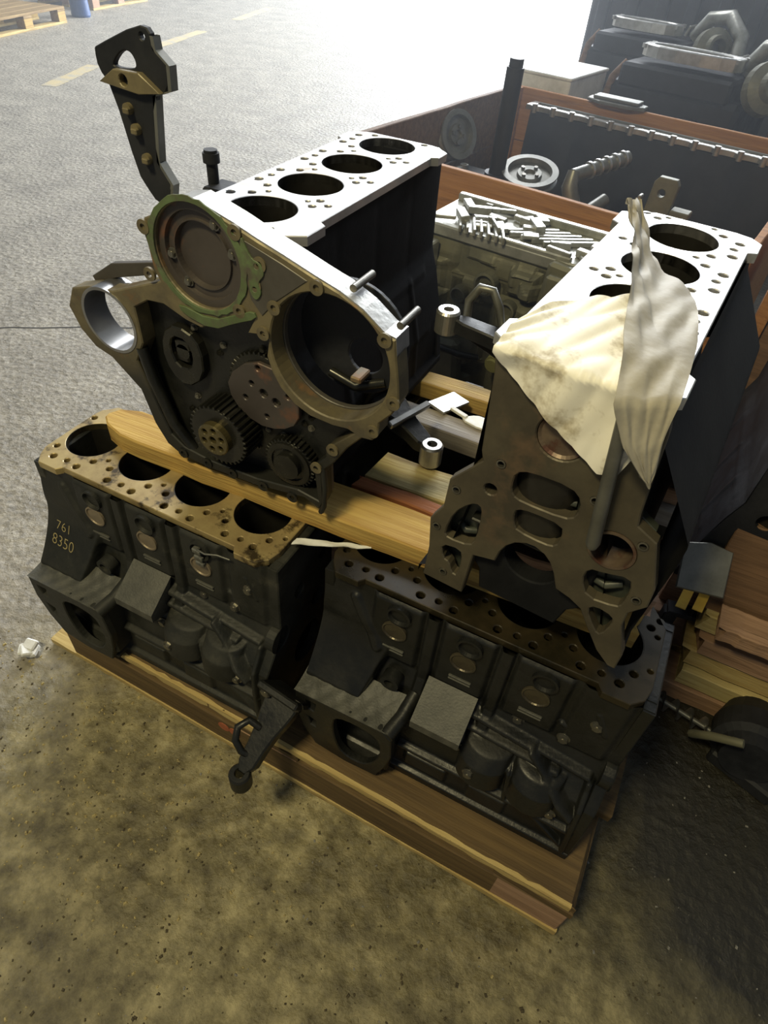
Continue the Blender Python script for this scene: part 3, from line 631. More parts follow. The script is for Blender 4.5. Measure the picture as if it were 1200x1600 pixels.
def gear_case(blk):
    m = MB(); m.prism(CASE_OUT, [CASE_CAV, circ(COVC, .066, 44), circ(BIGC, .0865, 56), circ(RINC, .049, 40)], CF, CB+.008, FRX, .0018)
    gc = m.build('gear_case', case_rim, blk)
    # back plate closing the gear chamber
    m = MB(); m.prism(CASE_CAV, [], CB+.009, CB, FRX, .0005); m.build('back_plate', iron, gc)
    m = MB(); m.prism([(p[0]*.985+.001, p[1]*.985-.003) for p in CASE_OUT], [circ(BIGC, .0835, 56), circ(RINC, .050, 40), circ(COVC, .05, 30), CASE_CAV], CB+.008, CB, FRX, .001); m.build('mounting_flange', casem, gc)
    # dull web between the two big circles
    m = MB(); m.prism([(.030, .022), (.115, -.002), (.150, -.014), (.105, -.052), (.082, -.078), (.066, -.060), (.058, -.020)], [circ((.084, -.011), .004, 10)], CF+.0012, CF-.001, FRX, .0008); m.build('web_plate', casem, gc)
    # bright upper edge
    tp = [p for p in CASE_OUT[1:13]]
    m = MB(); n = len(tp)
    vs = []
    for (u, v) in tp: vs += [(CF-.002, u, v), (CF-.002, u, v+.0022), (CB, u, v+.0022), (CB, u, v)]
    m.add(vs, [(k*4+a, k*4+(a+1) % 4, (k+1)*4+(a+1) % 4, (k+1)*4+a) for k in range(n-1) for a in range(4)]); m.build('upper_edge', alu_top, gc)
    # round cover with its recessed disc
    m = MB(); m.lathe((0, *COVC), (1, 0, 0), [(CB+.004, .066), (CF-.006, .066), (CF-.006, .056), (CF-.012, .0545), (CF-.012, .045), (CF-.009, .044), (CF-.009, .0425), (CF-.017, .041), (CF-.018, .0001)], 52)
    cv = m.build('round_cover', cover_in, gc)
    for a in (60, 15, 190, 235): link('bolt', cached('hexs', lambda: hexbolt(.0055, .005)), bolt_m, gc, (CF-.011, COVC[0]+.050*math.cos(R(a)), COVC[1]+.050*math.sin(R(a))), (0, R(90), 0))
    m = MB(); rr = random.Random(5)
    oo = [(COVC[0]+(.0765+rr.uniform(-.0015, .0015))*math.cos(2*math.pi*k/60), COVC[1]+(.0735+rr.uniform(-.0015, .0015))*math.sin(2*math.pi*k/60)) for k in range(60)]
    oo = [p for p in oo]
    m.prism(oo, [circ(COVC, .067, 44)], CF+.0022, CF+.0002, FRX, .0004); m.build('gasket', case_green, gc)
    m = MB(); m.prism(smooth_poly([(.060, .022), (.072, -.006), (.086, -.008), (.092, -.022), (.080, -.034), (.086, -.046), (.076, -.060), (.066, -.048), (.068, -.030), (.058, -.005)], 2), [circ((.080, -.014), .0035, 10), circ((.075, -.044), .0035, 10)], CF+.0035, CF, FRX, .0006); m.build('gasket', case_green, gc)
    m = MB(); m.prism(smooth_poly([(-.055, -.098), (.0, -.108), (.045, -.086), (.070, -.074), (.075, -.084), (.040, -.100), (.0, -.122), (-.05, -.112)], 1), [], CF+.003, CF, FRX, .0006); m.build('gasket', case_green, gc)
    # machined ring bore on the left
    m = MB(); m.hollow((CB-.006, *RINC), (CF+.001, *RINC), .0515, .0468, 44); m.build('ring_bore', ring_m, gc)
    # bosses with bolt holes along the rim
    def bo():
        q = MB(); q.hollow((0, 0, 0), (.0035, 0, 0), .0095, .0042, 18); return q.mesh('bolt_boss')
    for (u, v) in BOSSES: link('bolt_boss', cached('bo', bo), case_rim, gc, (CF-.0005, u, v))
    # left post and lower lugs
    m = MB(); m.tube([(CF-.006, -.150, -.200), (CF-.006, -.141, -.25), (CF-.008, -.118, -.33), (CF-.010, -.085, -.372)], .009, 10); m.build('oil_pipe', iron, gc)
    m = MB(); m.tube([(CF-.004, .168, -.292), (CF+.002, .176, -.33), (CF+.002, .174, -.365), (CF-.002, .166, -.385)], .0045, 8); m.build('gasket_strip', case_rim, gc)
    # gears
    def gear(name, c, r, x0, x1, teeth, mt, hole=0, par=gc):
        q = MB(); o = []
        for k in range(teeth):
            for a, rr_ in ((0, r-.004), (.28, r-.004), (.42, r), (.72, r), (.86, r-.004)):
                th = 2*math.pi*(k+a)/teeth; o.append((c[0]+rr_*math.cos(th), c[1]+rr_*math.sin(th)))
        q.prism(o, [circ(c, hole, 24)] if hole else [], x1, x0, FRX, .0008); return q.build(name, mt, par)
    g1 = gear('crank_gear', (CRANK[0]+.004, CRANK[1]+.004), .052, CB+.012, CF+.018, 34, gear_oil)
    q = MB(); cc = (CRANK[0]+.004, CRANK[1]+.004)
    q.prism(circ(cc, .0275, 36), [circ((cc[0]+.0175*math.cos(R(a)), cc[1]+.0175*math.sin(R(a))), .0046, 12) for a in range(20, 380, 60)]+[circ(cc, .006, 14)], CF+.030, CF+.017, FRX, .0015); q.build('hub', gear_hub, g1)
    gear('idler_gear', (.062, -.210), .062, CB+.010, CF-.018, 44, gear_oil)
    q = MB(); q.prism(smooth_poly(GEARPLATE, 1), [circ(p, .0045 if k not in (2, 3) else .007, 12) for k, p in enumerate(GPHOLES)], CF-.012, CF-.020, FRX, .0012); q.build('idler_plate', cover_in, gc)
    g2 = gear('pump_gear', (.106, -.318), .044, CB+.010, CF-.008, 36, gear_oil)
    q = MB(); q.cyl((CF-.008, .106, -.318), (CF+.002, .106, -.318), .022, n=28); q.hollow((CF-.008, .106, -.318), (CF-.005, .106, -.318), .038, .030, 36); q.build('hub', gear_oil, g2)
    # oil pump body in the left of the chamber
    q = MB(); q.prism(smooth_poly([(-.118, -.190), (-.100, -.150), (-.062, -.148), (-.040, -.172), (-.042, -.222), (-.078, -.250), (-.108, -.232)], 1), [smooth_poly([(-.100, -.190), (-.092, -.166), (-.066, -.166), (-.058, -.19), (-.066, -.214), (-.090, -.216)], 1)], CF-.012, CB+.009, FRX, .002)
    q.box((CF-.022, -.079, -.180), (.012, .030, .016), bev=.003); q.box((CF-.024, -.084, -.203), (.012, .024, .014), bev=.003)
    q.cyl((CB+.01, -.079, -.19), (CF-.016, -.079, -.19), .012, n=18); q.build('oil_pump', gear_oil, gc)
    rr = random.Random(8)
    for k in range(34):
        u = rr.uniform(-.12, .15); v = rr.uniform(-.355, -.14)
        if math.hypot(u-BIGC[0], v-BIGC[1]) < .1: continue
        link('bolt', cached('hext', lambda: hexbolt(.004, .005)), bolt_m if k % 3 == 0 else gear_oil, gc, (CB+.009, u, v), (0, R(90), rr.uniform(0, 1)))
    # lower flange lugs
    for u in (-.10, -.05, .0, .06, .115):
        link('bolt_boss', cached('bo', bo), iron, gc, (CF-.001, u, -.379+.04*max(0, u-.05)))
    # studs at the right
    for (u, v) in ((.205, -.012), (.268, -.040)):
        q = MB(); q.cyl((CF-.01, u, v), (CB-.022, u, v), .0048, n=12); q.build('stud', bolt_m, gc)
    # crank seal housing seen through the big opening
    q = MB(); q.tube([(CB-.02, .15, -.165), (CB-.02, .19, -.175), (CB-.03, .23, -.16)], .007, 10); q.build('inner_pipe', gear_oil, gc)
    q = MB(); q.box((CB-.012, .200, -.150), (.03, .016, .009), bev=.002); q.build('inner_lug', case_rim, gc)
    q = MB()
    q.prism(circ(BIGC, .081, 40), [circ((BIGC[0]+.02, BIGC[1]-.02), .026, 24)], CB-.028, CB-.034, FRX, .001); q.build('inner_disc', iron_navy, gc)
    # flat plate behind the ring
    q = MB(); q.prism([(-.250, -.125), (-.205, -.095), (-.120, -.072), (-.115, -.088), (-.20, -.115), (-.245, -.135)], [], CB+.004, CB-.006, FRX, .001); q.build('side_tab', casem, gc)
    return gc
GC = gear_case(BLB)
# lifting bracket
m = MB(); m.prism(smooth_poly(BRACKET, 1), [smooth_poly(BR_HOLE, 2), circ((-.069, .188), .0035, 10)], .4745, .4675, FRX, .0012); lb = m.build('lifting_bracket', iron_navy, GC)
m = MB(); path = [(-.057, .190), (-.056, .178), (-.040, .166), (-.042, .142), (-.066, .134), (-.076, .064), (-.060, .042), (-.066, .020)]
vs = []
for (u, v) in path: vs += [(.4745, u-.001, v), (.4745, u+.0035, v), (.463, u+.0035, v), (.463, u-.001, v)]
m.add(vs, [(k*4+a, k*4+(a+1) % 4, (k+1)*4+(a+1) % 4, (k+1)*4+a) for k in range(len(path)-1) for a in range(4)]); m.build('side_flange', steel_dull, lb)
m = MB(); m.prism(BR_SHELF, [circ((-.10, .145), .006, 12)], .482, .4745, FRX, .001); m.build('bent_tab', case_rim, lb)
for (u, v) in PEGS:
    m = MB(); m.cyl((.4745, u, v), (.480, u, v), .0062, n=12); m.box((.482, u+.002, v-.001), (.006, .009, .006), bev=.001); m.build('rivet', case_rim, lb)
# breather stub beside the bright deck
m = MB(); m.cyl((0, 0, 0), (0, 0, .035), .0085, n=14); m.cyl((0, 0, .035), (0, 0, .048), .0125, n=14); m.cyl((0, 0, .048), (0, 0, .052), .010, n=14)
m.build('breather_stub', iron_navy, BLB, tuple(w2l(BLB, (.185, .195, .985))))
m = MB(); m.box((0, 0, 0), (.05, .05, .02), bev=.004); m.build('stub_bracket', iron_navy, BLB, tuple(w2l(BLB, (.205, .195, .982))))

# mounting arms between the two upper blocks
a2 = arm(BRB, w2l(BRB, (.712, .375, .775)), w2l(BRB, (.524, .362, .800)), .021, iron_navy, loop=False)
q = MB(); q.tube([w2l(BRB, p) for p in ((.548, .395, .785), (.545, .400, .825), (.560, .405, .850), (.583, .405, .850), (.600, .403, .825), (.610, .400, .798), (.640, .395, .795))], .0075, 10); q.build('arch', steel_dull, a2)
a3 = arm(BLB, w2l(BLB, (.455, .262, .675)), w2l(BLB, (.578, .222, .625)), .020, iron, loop=False)
q = MB(); q.box(w2l(BLB, (.52, .245, .668)), (.012, .10, .012), (Matrix.Rotation(R(90), 3, 'Z') @ Matrix.Rotation(R(-18), 3, 'Z') @ Matrix.Rotation(R(22), 3, 'Y')), .002); q.build('rib', steel, a3)

# ------------------------------------------------------------------ timber between the two layers
def board(name, label, x0, x1, y0, y1, z0, z1, rz, mt, seed, cat='plank', group='planks on the lower blocks', jag=.01, warp=.002):
    m = plank(0, x1-x0, 0, y1-y0, 0, z1-z0, seed, jag, warp); o = m.build(name, mt, None, (x0, y0, z0), (0, 0, rz)); return tag(o, label, cat, group)
m = MB(); r = random.Random(2); n = 40     # front plank with one ragged rounded end
fe = [(.006+.000*k, 0) for k in range(0)]
outl = [(.0, .045), (.012, .066), (.05, .080), (.10, .079)]+[(.10+.045*k, .079+.002*r.uniform(-1, 1)) for k in range(1, 20)]+[(.975, .078), (.985, .05), (.97, .02), (.98, .0)]+[(.955-.045*k, .002*r.uniform(-1, 1)) for k in range(0, 20)]+[(.06, .004), (.02, .018), (.002, .034)]
m.prism(outl, [], .038, 0, XY, .003)
o = m.build('plank', plank_y, None, (.008, -.004, .5605), (0, 0, R(2.6))); tag(o, 'long yellow plank with rounded left end lying across the front decks', 'plank', 'planks on the lower blocks')
board('plank', 'reddish plank behind the long yellow plank, beside the gear case foot', .485, .985, .1045, .1335, .5605, .5965, R(2.4), plank_r, 11)
board('plank', 'pale plank behind the reddish one, under the gap between upper blocks', .500, .99, .138, .214, .5605, .5975, R(2.2), plank_p, 12)
board('wooden_beam', 'grey wooden beam spanning the gap between the two upper blocks', .05, 1.02, .318, .375, .5605, .598, R(.5), beam_g, 13, 'beam', 'beams under the upper blocks')
board('wooden_beam', 'ochre wooden beam farthest back in the gap between upper blocks', .05, 1.02, .452, .50, .5605, .598, R(.5), beam_y, 14, 'beam', 'beams under the upper blocks')
board('packing_board', 'pinkish packing board under the front of the paper covered block', .70, .985, .062, .20, .598, .631, R(2.2), pal_pink, 15, 'board', 'packing boards')
board('packing_board', 'pinkish packing board under the rear of the paper covered block', .71, .99, .34, .45, .598, .631, R(.5), pal_pink, 16, 'board', 'packing boards')
m = MB(); m.box((.535, .412, .600), (.045, .075, .006), Matrix.Rotation(R(-22), 3, 'Z') @ Matrix.Rotation(R(-4), 3, 'X'), .001)
tag(m.build('steel_plate', steel), 'small bright steel plate bridging the two beams', 'plate')
m = MB(); m.prism(smooth_poly([(0, 0), (.05, -.006), (.072, .012), (.07, .03), (.03, .034), (.012, .022)], 1), [], .004, 0, XY, .001); m.box((-.01, .014, .004), (.04, .010, .006), Matrix.Rotation(R(-12), 3, 'Z'), .001)
tag(m.build('white_scrap', white_m, None, (.575, .372, .600), (0, 0, R(-8))), 'white torn scrap lying on the grey beam', 'scrap')
m = MB(); m.tube([(.02*math.cos(R(a)), .02*math.sin(R(a)), 0) for a in range(40, 330, 20)], .0028, 8); m.box((.012, -.02, 0), (.016, .005, .005), bev=.001)
tag(m.build('snap_ring', steel, None, (.655, .43, .603), (0, 0, R(70))), 'open steel snap ring beside the end of the grey beam', 'ring')
m = MB(); m.grid(lambda a, b: (.455+.115*a, -.030+.052*a+.016*(b-.5)*(1-.6*a)+.0008*math.sin(a*21), .5612+.001*math.sin(a*13+b*5)), 18, 4)
vs = m.v[:]; m.add([(x, y, z+.0012) for x, y, z in vs], m.f[:], True)
tag(m.build('paper_strip', white_m), 'white paper strip sticking out under the long yellow plank', 'paper')

# ------------------------------------------------------------------ paper and rod on the right upper block
def br(x, y, z): return Vector((x, y, z))
rng = random.Random(21)
def sheet(u, v):
    # u across (plain side to camshaft side), v from the far hem on the deck over the end edge to the hanging hem
    y = .086-.165*u
    far = np.interp(u, [0, .08, .30, .50, .75, 1], [-.005, .045, .10, .125, .11, .06])
    hem = np.interp(u, [0, .06, .18, .45, .72, .82, .93, 1], [.008, .018, .032, .064, .090, .098, .092, .05])
    tot = far-XR+hem; s_ = v*tot; z0 = .0045; rd = .010
    if s_ < far-XR: x = far-s_; z = z0
    else: x = XR-.004; z = z0-(s_-(far-XR))
    d = s_-(far-XR); k = math.exp(-(d/rd)**2)
    z += -.003*k if d < 0 else 0; x += -.002*k
    wv = .0035*math.sin(9*u+4*v)*math.sin(7*v+2)+.0022*math.sin(23*u+11*v)
    if d < 0: z += abs(wv)+.001
    else: x -= abs(wv)+.0015+.004*max(0, u-.55)*(d/.1)
    return (x, y, z)
m = MB(); m.grid(sheet, 60, 60); k = len(m.v); m.grid(lambda u, v: tuple(a+b for a, b in zip(sheet(u, v), (.0006, 0, -.0006))), 60, 60)
pm = m.mesh('paper_sheet')
o = link('paper_sheet', pm, paper_m, None, BRB.location, BRB.rotation_euler); tag(o, 'stained cream paper sheet draped over the end of the right upper block', 'paper')
def strip():
    # crest (left) and foot (right) lines of the folded piece, in block coordinates
    Lp = [(.245, .064, .062), (.190, .036, .052), (.135, .017, .046), (.070, .002, .040), (.010, -.014, .034), (-.050, -.030, .026), (-.102, -.043, .010), (-.094, -.064, -.035), (-.082, -.090, -.068), (-.076, -.100, -.080)]
    Mp = [(.262, .060, .066), (.222, .034, .046), (.165, .008, .024), (.100, -.018, .022), (.040, -.040, .020), (-.02, -.058, .020), (-.078, -.068, .006), (-.086, -.080, -.035), (-.080, -.094, -.066), (-.076, -.100, -.080)]
    Rp = [(.275, .052, .060), (.245, .022, .024), (.205, -.010, .014), (.170, -.048, .014), (.125, -.068, .014), (.05, -.082, .014), (-.064, -.092, .010), (-.078, -.094, -.025), (-.077, -.098, -.060), (-.075, -.100, -.078)]
    def ip(P, t):
        f = t*(len(P)-1); i = min(int(f), len(P)-2); f -= i; return Vector(P[i]).lerp(Vector(P[i+1]), f)
    def fn(u, v):
        a = ip(Lp, v).lerp(ip(Mp, v), u*2) if u < .5 else ip(Mp, v).lerp(ip(Rp, v), u*2-1)
        cr = .0014*(1-v)+.0006
        return tuple(a+Vector((cr*math.sin(31*u+17*v), cr*math.sin(19*u-23*v), cr*math.sin(27*v+13*u)+cr*1.5*math.sin(61*v+9*u)*(1-v))))
    return fn
fn = strip(); m = MB(); m.grid(fn, 28, 60); m.grid(lambda u, v: tuple(a+b for a, b in zip(fn(u, v), (.0008, .0004, -.0008))), 28, 60)
o = link('folded_paper', m.mesh('folded_paper'), paper_shaded, None, BRB.location, BRB.rotation_euler); tag(o, 'crumpled paper strip with shade in its colour, folded upright over the cream sheet', 'paper')
m = MB(); p0 = Vector((-.070, -.073, -.186)); p1 = Vector((-.079, -.0515, .006)); m.tube([p0, p0.lerp(p1, .04), p1], .0085, 16, taper=[.0055, .008, .0066])
o = link('steel_rod', m.mesh('steel_rod'), steel_dull, None, BRB.location, BRB.rotation_euler); tag(o, 'grey steel rod leaning on the brown end face below the paper', 'rod')

# ------------------------------------------------------------------ grey engine standing in the gap behind
def mid_engine():
    t = thing('grey_engine', 'dirty olive grey engine with ribbed bright top in the gap behind', 'engine', (.20, .955, .15), R(-6))
    rr = random.Random(31)
    def lump(nx, nz, w_, h, seed, amp):
        r = random.Random(seed); B = [(r.uniform(0, w_), r.uniform(0, h), r.uniform(.02, .07), r.uniform(-.5, 1)*amp) for _ in range(70)]
        def f(a, b):
            x = a*w_; z = b*h; y = 0
            for bx, bz, br_, am in B:
                d = max(abs(x-bx), abs(z-bz)*1.2)/br_
                if d < 1: y += am*min(1, (1-d)*3.5)
            return x, y, z
        return f
    f = lump(70, 70, .46, .50, 6, .030)
    def front(a, b):
        x, y, z = f(a, b); e = min(a, 1-a, 1-b)*14; return (x, .03-y*min(1, e), z+.04)
    m = MB(); m.grid(front, 90, 90, False); m.box((.23, .155, .29), (.46, .25, .50), bev=.01); m.build('crankcase', olive, t)
    m = MB(); m.box((.235, .14, .555), (.47, .24, .030), bev=.004)
    for k in range(7): m.box((.10+.020*k, .045, .577), (.008, .085, .018), Matrix.Rotation(R(28), 3, 'Z'), .002)
    for k in range(5): m.box((.26+.03*k, .12, .576), (.012, .16, .012), Matrix.Rotation(R(-50), 3, 'Z'), .002)
    for k in range(26):
        m.box((rr.uniform(.05, .44), rr.uniform(.03, .21), .575+rr.uniform(0, .012)), (rr.uniform(.02, .07), rr.uniform(.008, .03), rr.uniform(.008, .022)), Matrix.Rotation(rr.choice((R(28), R(-50), R(-8))), 3, 'Z') @ Matrix.Rotation(rr.uniform(-.2, .2), 3, 'X'), .002)
    m.box((.23, .222, .578), (.45, .022, .02), bev=.003); m.box((.30, .03, .572), (.22, .016, .014), bev=.003); m.build('ribbed_top', alu, t)
    m = MB(); m.box((.415, .02, .43), (.115, .05, .27), Matrix.Rotation(R(4), 3, 'Y'), .008); m.box((.415, -.012, .47), (.08, .03, .15), bev=.006); m.build('side_cover', olive, t)
    m = MB(); m.cyl((.30, -.05, .285), (.30, .03, .30), .024, n=18); m.cyl((.30, -.058, .283), (.30, -.05, .285), .020, n=18); m.build('filler_cap', mat('olive_yellow_cap', (.30, .29, .10), (.22, .21, .08), rough=.5), t)
    for k, (x, z, r_) in enumerate(((.22, .47, .030), (.29, .42, .024), (.15, .42, .022), (.35, .36, .02))):
        m = MB(); m.lathe((x, .01, z), (0, -1, 0), [(0, r_), (.026, r_), (.028, r_*.8), (.018, r_*.6), (.018, .0001)], 22); m.build('boss', olive, t)
    m = MB(); m.tube([(.03, 0, .18), (.07, -.05, .26), (.13, -.07, .29), (.20, -.06, .285), (.24, -.02, .27)], .009, 10); m.build('hose', iron, t)
    m = MB(); m.box((.04, -.01, .50), (.05, .05, .07), bev=.004); m.box((.005, .05, .53), (.05, .07, .03), bev=.003); m.build('bracket', alu, t)
    m = MB(); m.box((.10, -.005, .20), (.17, .05, .17), Matrix.Rotation(R(-7), 3, 'Y'), .012); m.build('gearbox_lug', olive, t)
    m = MB(); m.box((.455, .10, .585), (.05, .03, .022), bev=.003); m.build('clamp', steel, t)
    return t
mid_engine()
pallet('wooden pallet in shade carrying the olive grey engine', (.05, .94, 0), R(-6), L=.80, Wd=.30, H_=.15, seed=60)

# ------------------------------------------------------------------ wooden crate with engine parts
CT = thing('wooden_crate', 'orange brown wooden crate full of engine parts behind the stack', 'crate', (0, 0, 0), R(-8))
U0, U1, V0, V1, ZT = -.44, .82, 1.30, 2.54, .76
def crb(name, x0, x1, y0, y1, z0, z1, mt, along, seed):
    if along == 'x': m = plank(x0, x1, y0, y1, z0, z1, seed, .004, .002)
    else:
        m = plank(y0, y1, 0, x1-x0, z0, z1, seed, .004, .002); m.v = [(x1-q[1], q[0], q[2]) for q in m.v]
    return m.build(name, mt, CT)
for k in range(3):
    z0 = .15+k*.2033; z1 = z0+.200
    crb('side_board', U0, U1, V0, V0+.022, z0, z1, crate_o, 'x', 80+k); crb('side_board', U0, U1, V1-.022, V1, z0, z1, crate_o, 'x', 84+k)
    crb('side_board', U0, U0+.022, V0+.024, V1-.024, z0, z1, crate_b, 'y', 88+k); crb('side_board', U1-.022, U1, V0+.024, V1-.024, z0, z1, crate_o, 'y', 92+k)
for k in range(6): crb('floor_board', U0, U1, V0+k*.21, V0+k*.21+.19, .125, .148, crate_b, 'x', 100+k)
for (x, y) in ((U0+.05, V0+.05), (U1-.05, V0+.05), (U0+.05, V1-.05), (U1-.05, V1-.05)):
    m = MB(); m.box((x, y, .062), (.10, .10, .12), bev=.003); m.build('foot', crate_b, CT)
for (x, y) in ((U0+.035, V1-.035), (U1-.035, V1-.035), (U0+.035, V0+.035)):
    m = MB(); m.box((x, y, .455), (.025, .025, .60), bev=.002); m.build('corner_post', crate_o, CT)
M8 = Matrix.Rotation(R(-8), 3, 'Z')
def cw(u, v, z): q = M8 @ Vector((u, v, z)); return (q.x, q.y, q.z)
# upturned block with its scalloped sump rail uppermost
t = thing('upturned_block', 'dark upturned engine block with scalloped bright rail in the crate', 'engine block', cw(.16, 2.405, .149), R(-9.5))
m = MB(); m.grid(lambda a, b: (-.46+1.05*a, .004-.012*abs(math.sin(a*math.pi*5))-.05*(1-b), .55*b), 90, 12); m.box((.065, .055, .275), (1.04, .095, .55), bev=.01); m.build('body', iron_navy, t)
m = MB(); o_ = []; n = 13
for k in range(n*8+1):
    x = -.48+1.09*k/(n*8); ph = (k % 8)/8; o_.append((x, -.006-.012*math.exp(-((ph-.5)/.16)**2)))
o_ += [(.61, .075), (-.48, .075)]
m.prism(o_, [[(-.45, .022), (.58, .022), (.58, .070), (-.45, .070)]], .572, .554, XY, .002); m.build('sump_rail', steel, t)
for k in range(n):
    x = -.48+1.09*(k+.5)/n; q = MB(); q.cyl((x, -.010, .548), (x, -.010, .580), .0115, n=10); q.build('rail_boss', steel, t)
# dark castings that fill the crate
def casting(label, u, v, d, z0=.149, rz=0, mt=iron_navy, seed=1):
    r_ = random.Random(seed); t = thing('engine_casting', label, 'casting', cw(u, v, z0), R(-8+rz), 'castings in the crate')
    m = MB(); m.box((0, 0, d[2]*.45), (d[0], d[1], d[2]*.9), bev=.012); m.build('body', mt, t)
    m = MB(); m.box((0, 0, d[2]*.94), (d[0]*.92, d[1]*.9, d[2]*.12), bev=.006)
    for k in range(5): m.box((r_.uniform(-.3, .3)*d[0], -d[1]*.5, d[2]*r_.uniform(.2, .8)), (.05, .03, .05), bev=.006)
    m.build('ribs', mt, t)
    for k in range(4): q = MB(); q.cyl((r_.uniform(-.4, .4)*d[0], r_.uniform(-.35, .35)*d[1], d[2]*.99), (r_.uniform(-.4, .4)*d[0]*0+(k-1.5)*.2*d[0], 0, d[2]*1.0+.012), .014, n=12); q.build('boss', mt, t)
    return t
casting('dark casting heap at the left inside the crate under the two pulleys', -.20, 1.86, (.40, .42, .40), seed=2)
casting('dark casting heap in the middle of the crate under the crankshaft', .18, 1.70, (.32, .46, .30), seed=3)
casting('dark casting heap at the right of the crate holding the upright bracket', .48, 1.64, (.26, .44, .42), seed=4)
def pulley(label, p, nrm, r_, mt, spokes=False):
    t = thing('pulley', label, 'pulley', p, 0, 'pulleys in the crate'); nrm = Vector(nrm).normalized()
    m = MB(); m.lathe(-nrm*.018, nrm, [(0, r_*.78), (0, r_), (.008, r_), (.014, r_*.9), (.022, r_*.9), (.028, r_), (.036, r_), (.036, r_*.78), (.022, r_*.74), (.016, r_*.74), (0, r_*.78)], 36); m.build('rim', mt, t)
    m = MB(); m.lathe(-nrm*.012, nrm, [(0, .0001), (0, r_*.78), (.010, r_*.78), (.010, r_*.45), (.022, r_*.42), (.022, r_*.2), (.012, r_*.18), (.012, .0001)], 30); m.build('disc', mt, t)
    tt = nrm.orthogonal().normalized(); b = nrm.cross(tt)
    for k in range(4): q = MB(); c = (tt*math.cos(k*1.571+.4)+b*math.sin(k*1.571+.4))*r_*.32; q.cyl(c+nrm*.008, c+nrm*.018, .008, n=6, sm=False); q.build('bolt', bolt_m, t)
    return t
pulley('dark round pulley leaning against the left wall of the crate', cw(-.385, 1.96, .665), (.80, -.42, .35), .085, steel_dull)
pulley('wide bright rimmed pulley lying at the foot of the upright pipe', cw(-.055, 1.95, .600), (.05, -.25, .95), .105, steel_dull)
m = MB(); m.cyl((0, 0, 0), (0, 0, .36), .030, n=20); m.cyl((0, 0, .36), (0, 0, .385), .024, n=20); m.cyl((0, 0, 0), (0, 0, .03), .045, n=20)
tag(m.build('upright_pipe', iron_navy, None, cw(-.165, 1.90, .565), (R(2), R(1), 0)), 'dark pipe standing upright at the left in the crate', 'pipe')
# crankshaft
t = thing('crankshaft', 'bent dark crankshaft with ringed journal inside the crate', 'crankshaft', cw(.14, 1.86, .60), R(22))
m = MB(); m.cyl((0, 0, .06), (.20, .13, .10), .022, n=18); m.build('journal', steel_dull, t)
for k in range(5): q = MB(); a = Vector((0, 0, .06)).lerp(Vector((.20, .13, .10)), .3+k*.15); d = Vector((.2, .13, .04)).normalized(); q.cyl(a-d*.004, a+d*.004, .028, n=18); q.build('ring', steel, t)
m = MB(); m.tube([(0, 0, .075), (-.005, -.015, .03), (.025, -.03, -.05), (.06, -.04, -.11)], .026, 12, taper=[.02, .028, .03, .03]); m.build('crank_web', steel_dull, t)
m = MB(); m.cyl((.06, .0, -.07), (.15, .08, -.03), .022, n=14); m.build('crank_pin', steel_dull, t)
for k, (u, v, z, l, a) in enumerate(((-.28, 1.72, .578, .13, 30), (-.14, 1.70, .578, .15, -18), (-.33, 1.82, .578, .10, 70), (-.10, 1.80, .578, .10, 12))):
    t = thing('connecting_rod', ('short bright connecting rod at the left of the crate', 'bright connecting rod just behind the near crate board', 'small connecting rod below the leaning pulley', 'bright connecting rod right of the wide pulley')[k], 'connecting rod', cw(u, v, z), R(a), 'connecting rods in the crate')
    q = MB(); q.hollow((0, 0, -.012), (0, 0, .012), .026, .017, 20); q.build('big_end', steel, t)
    q = MB(); q.box((l*.5, 0, 0), (l*.72, .018, .012), bev=.003); q.build('shank', steel, t)
    q = MB(); q.hollow((l*.95, 0, -.010), (l*.95, 0, .010), .016, .010, 18); q.build('small_end', steel, t)
t = thing('upright_bracket', 'olive steel bracket standing upright at the right in the crate', 'bracket', cw(.46, 1.80, .575), R(-8))
m = MB(); m.prism([(-.04, 0), (-.032, .15), (-.02, .165), (.035, .165), (.045, .15), (.04, 0)], [circ((.0, .12), .012, 16)], -.012, .012, lambda u, v, w_: (u, w_, v), .002); m.build('plate', olive, t)
m = MB(); m.box((.075, .0, .075), (.06, .05, .02), bev=.003); m.box((.075, .0, .035), (.05, .04, .07), bev=.004); m.build('step', olive, t)
m = MB(); m.box((-.058, -.015, .05), (.012, .03, .11), bev=.003); m.build('flange', alu, t)
m = MB(); m.prism(smooth_poly([(-.12, -.05), (.12, -.05), (.12, .05), (-.12, .05)], 1), [], .012, 0, XY, .003); m.box((0, 0, .018), (.19, .07, .012), bev=.003)
tag(m.build('metal_tray', steel_dull, None, cw(.02, 2.53, .7605), (0, 0, R(-8))), 'small grey metal tray resting on the far crate board', 'tray')
t = thing('glare_box', 'white box added as a bright glare patch behind the far crate board', 'box', cw(-.37, 2.82, 0), R(-10))  # added white box, standing in for a patch of glare
m = MB(); m.box((0, 0, .40), (.30, .40, .78), bev=.006); m.build('body', white_m, t)
m = MB(); m.box((0, 0, .795), (.31, .41, .012), bev=.004); m.build('lid', white_m, t)

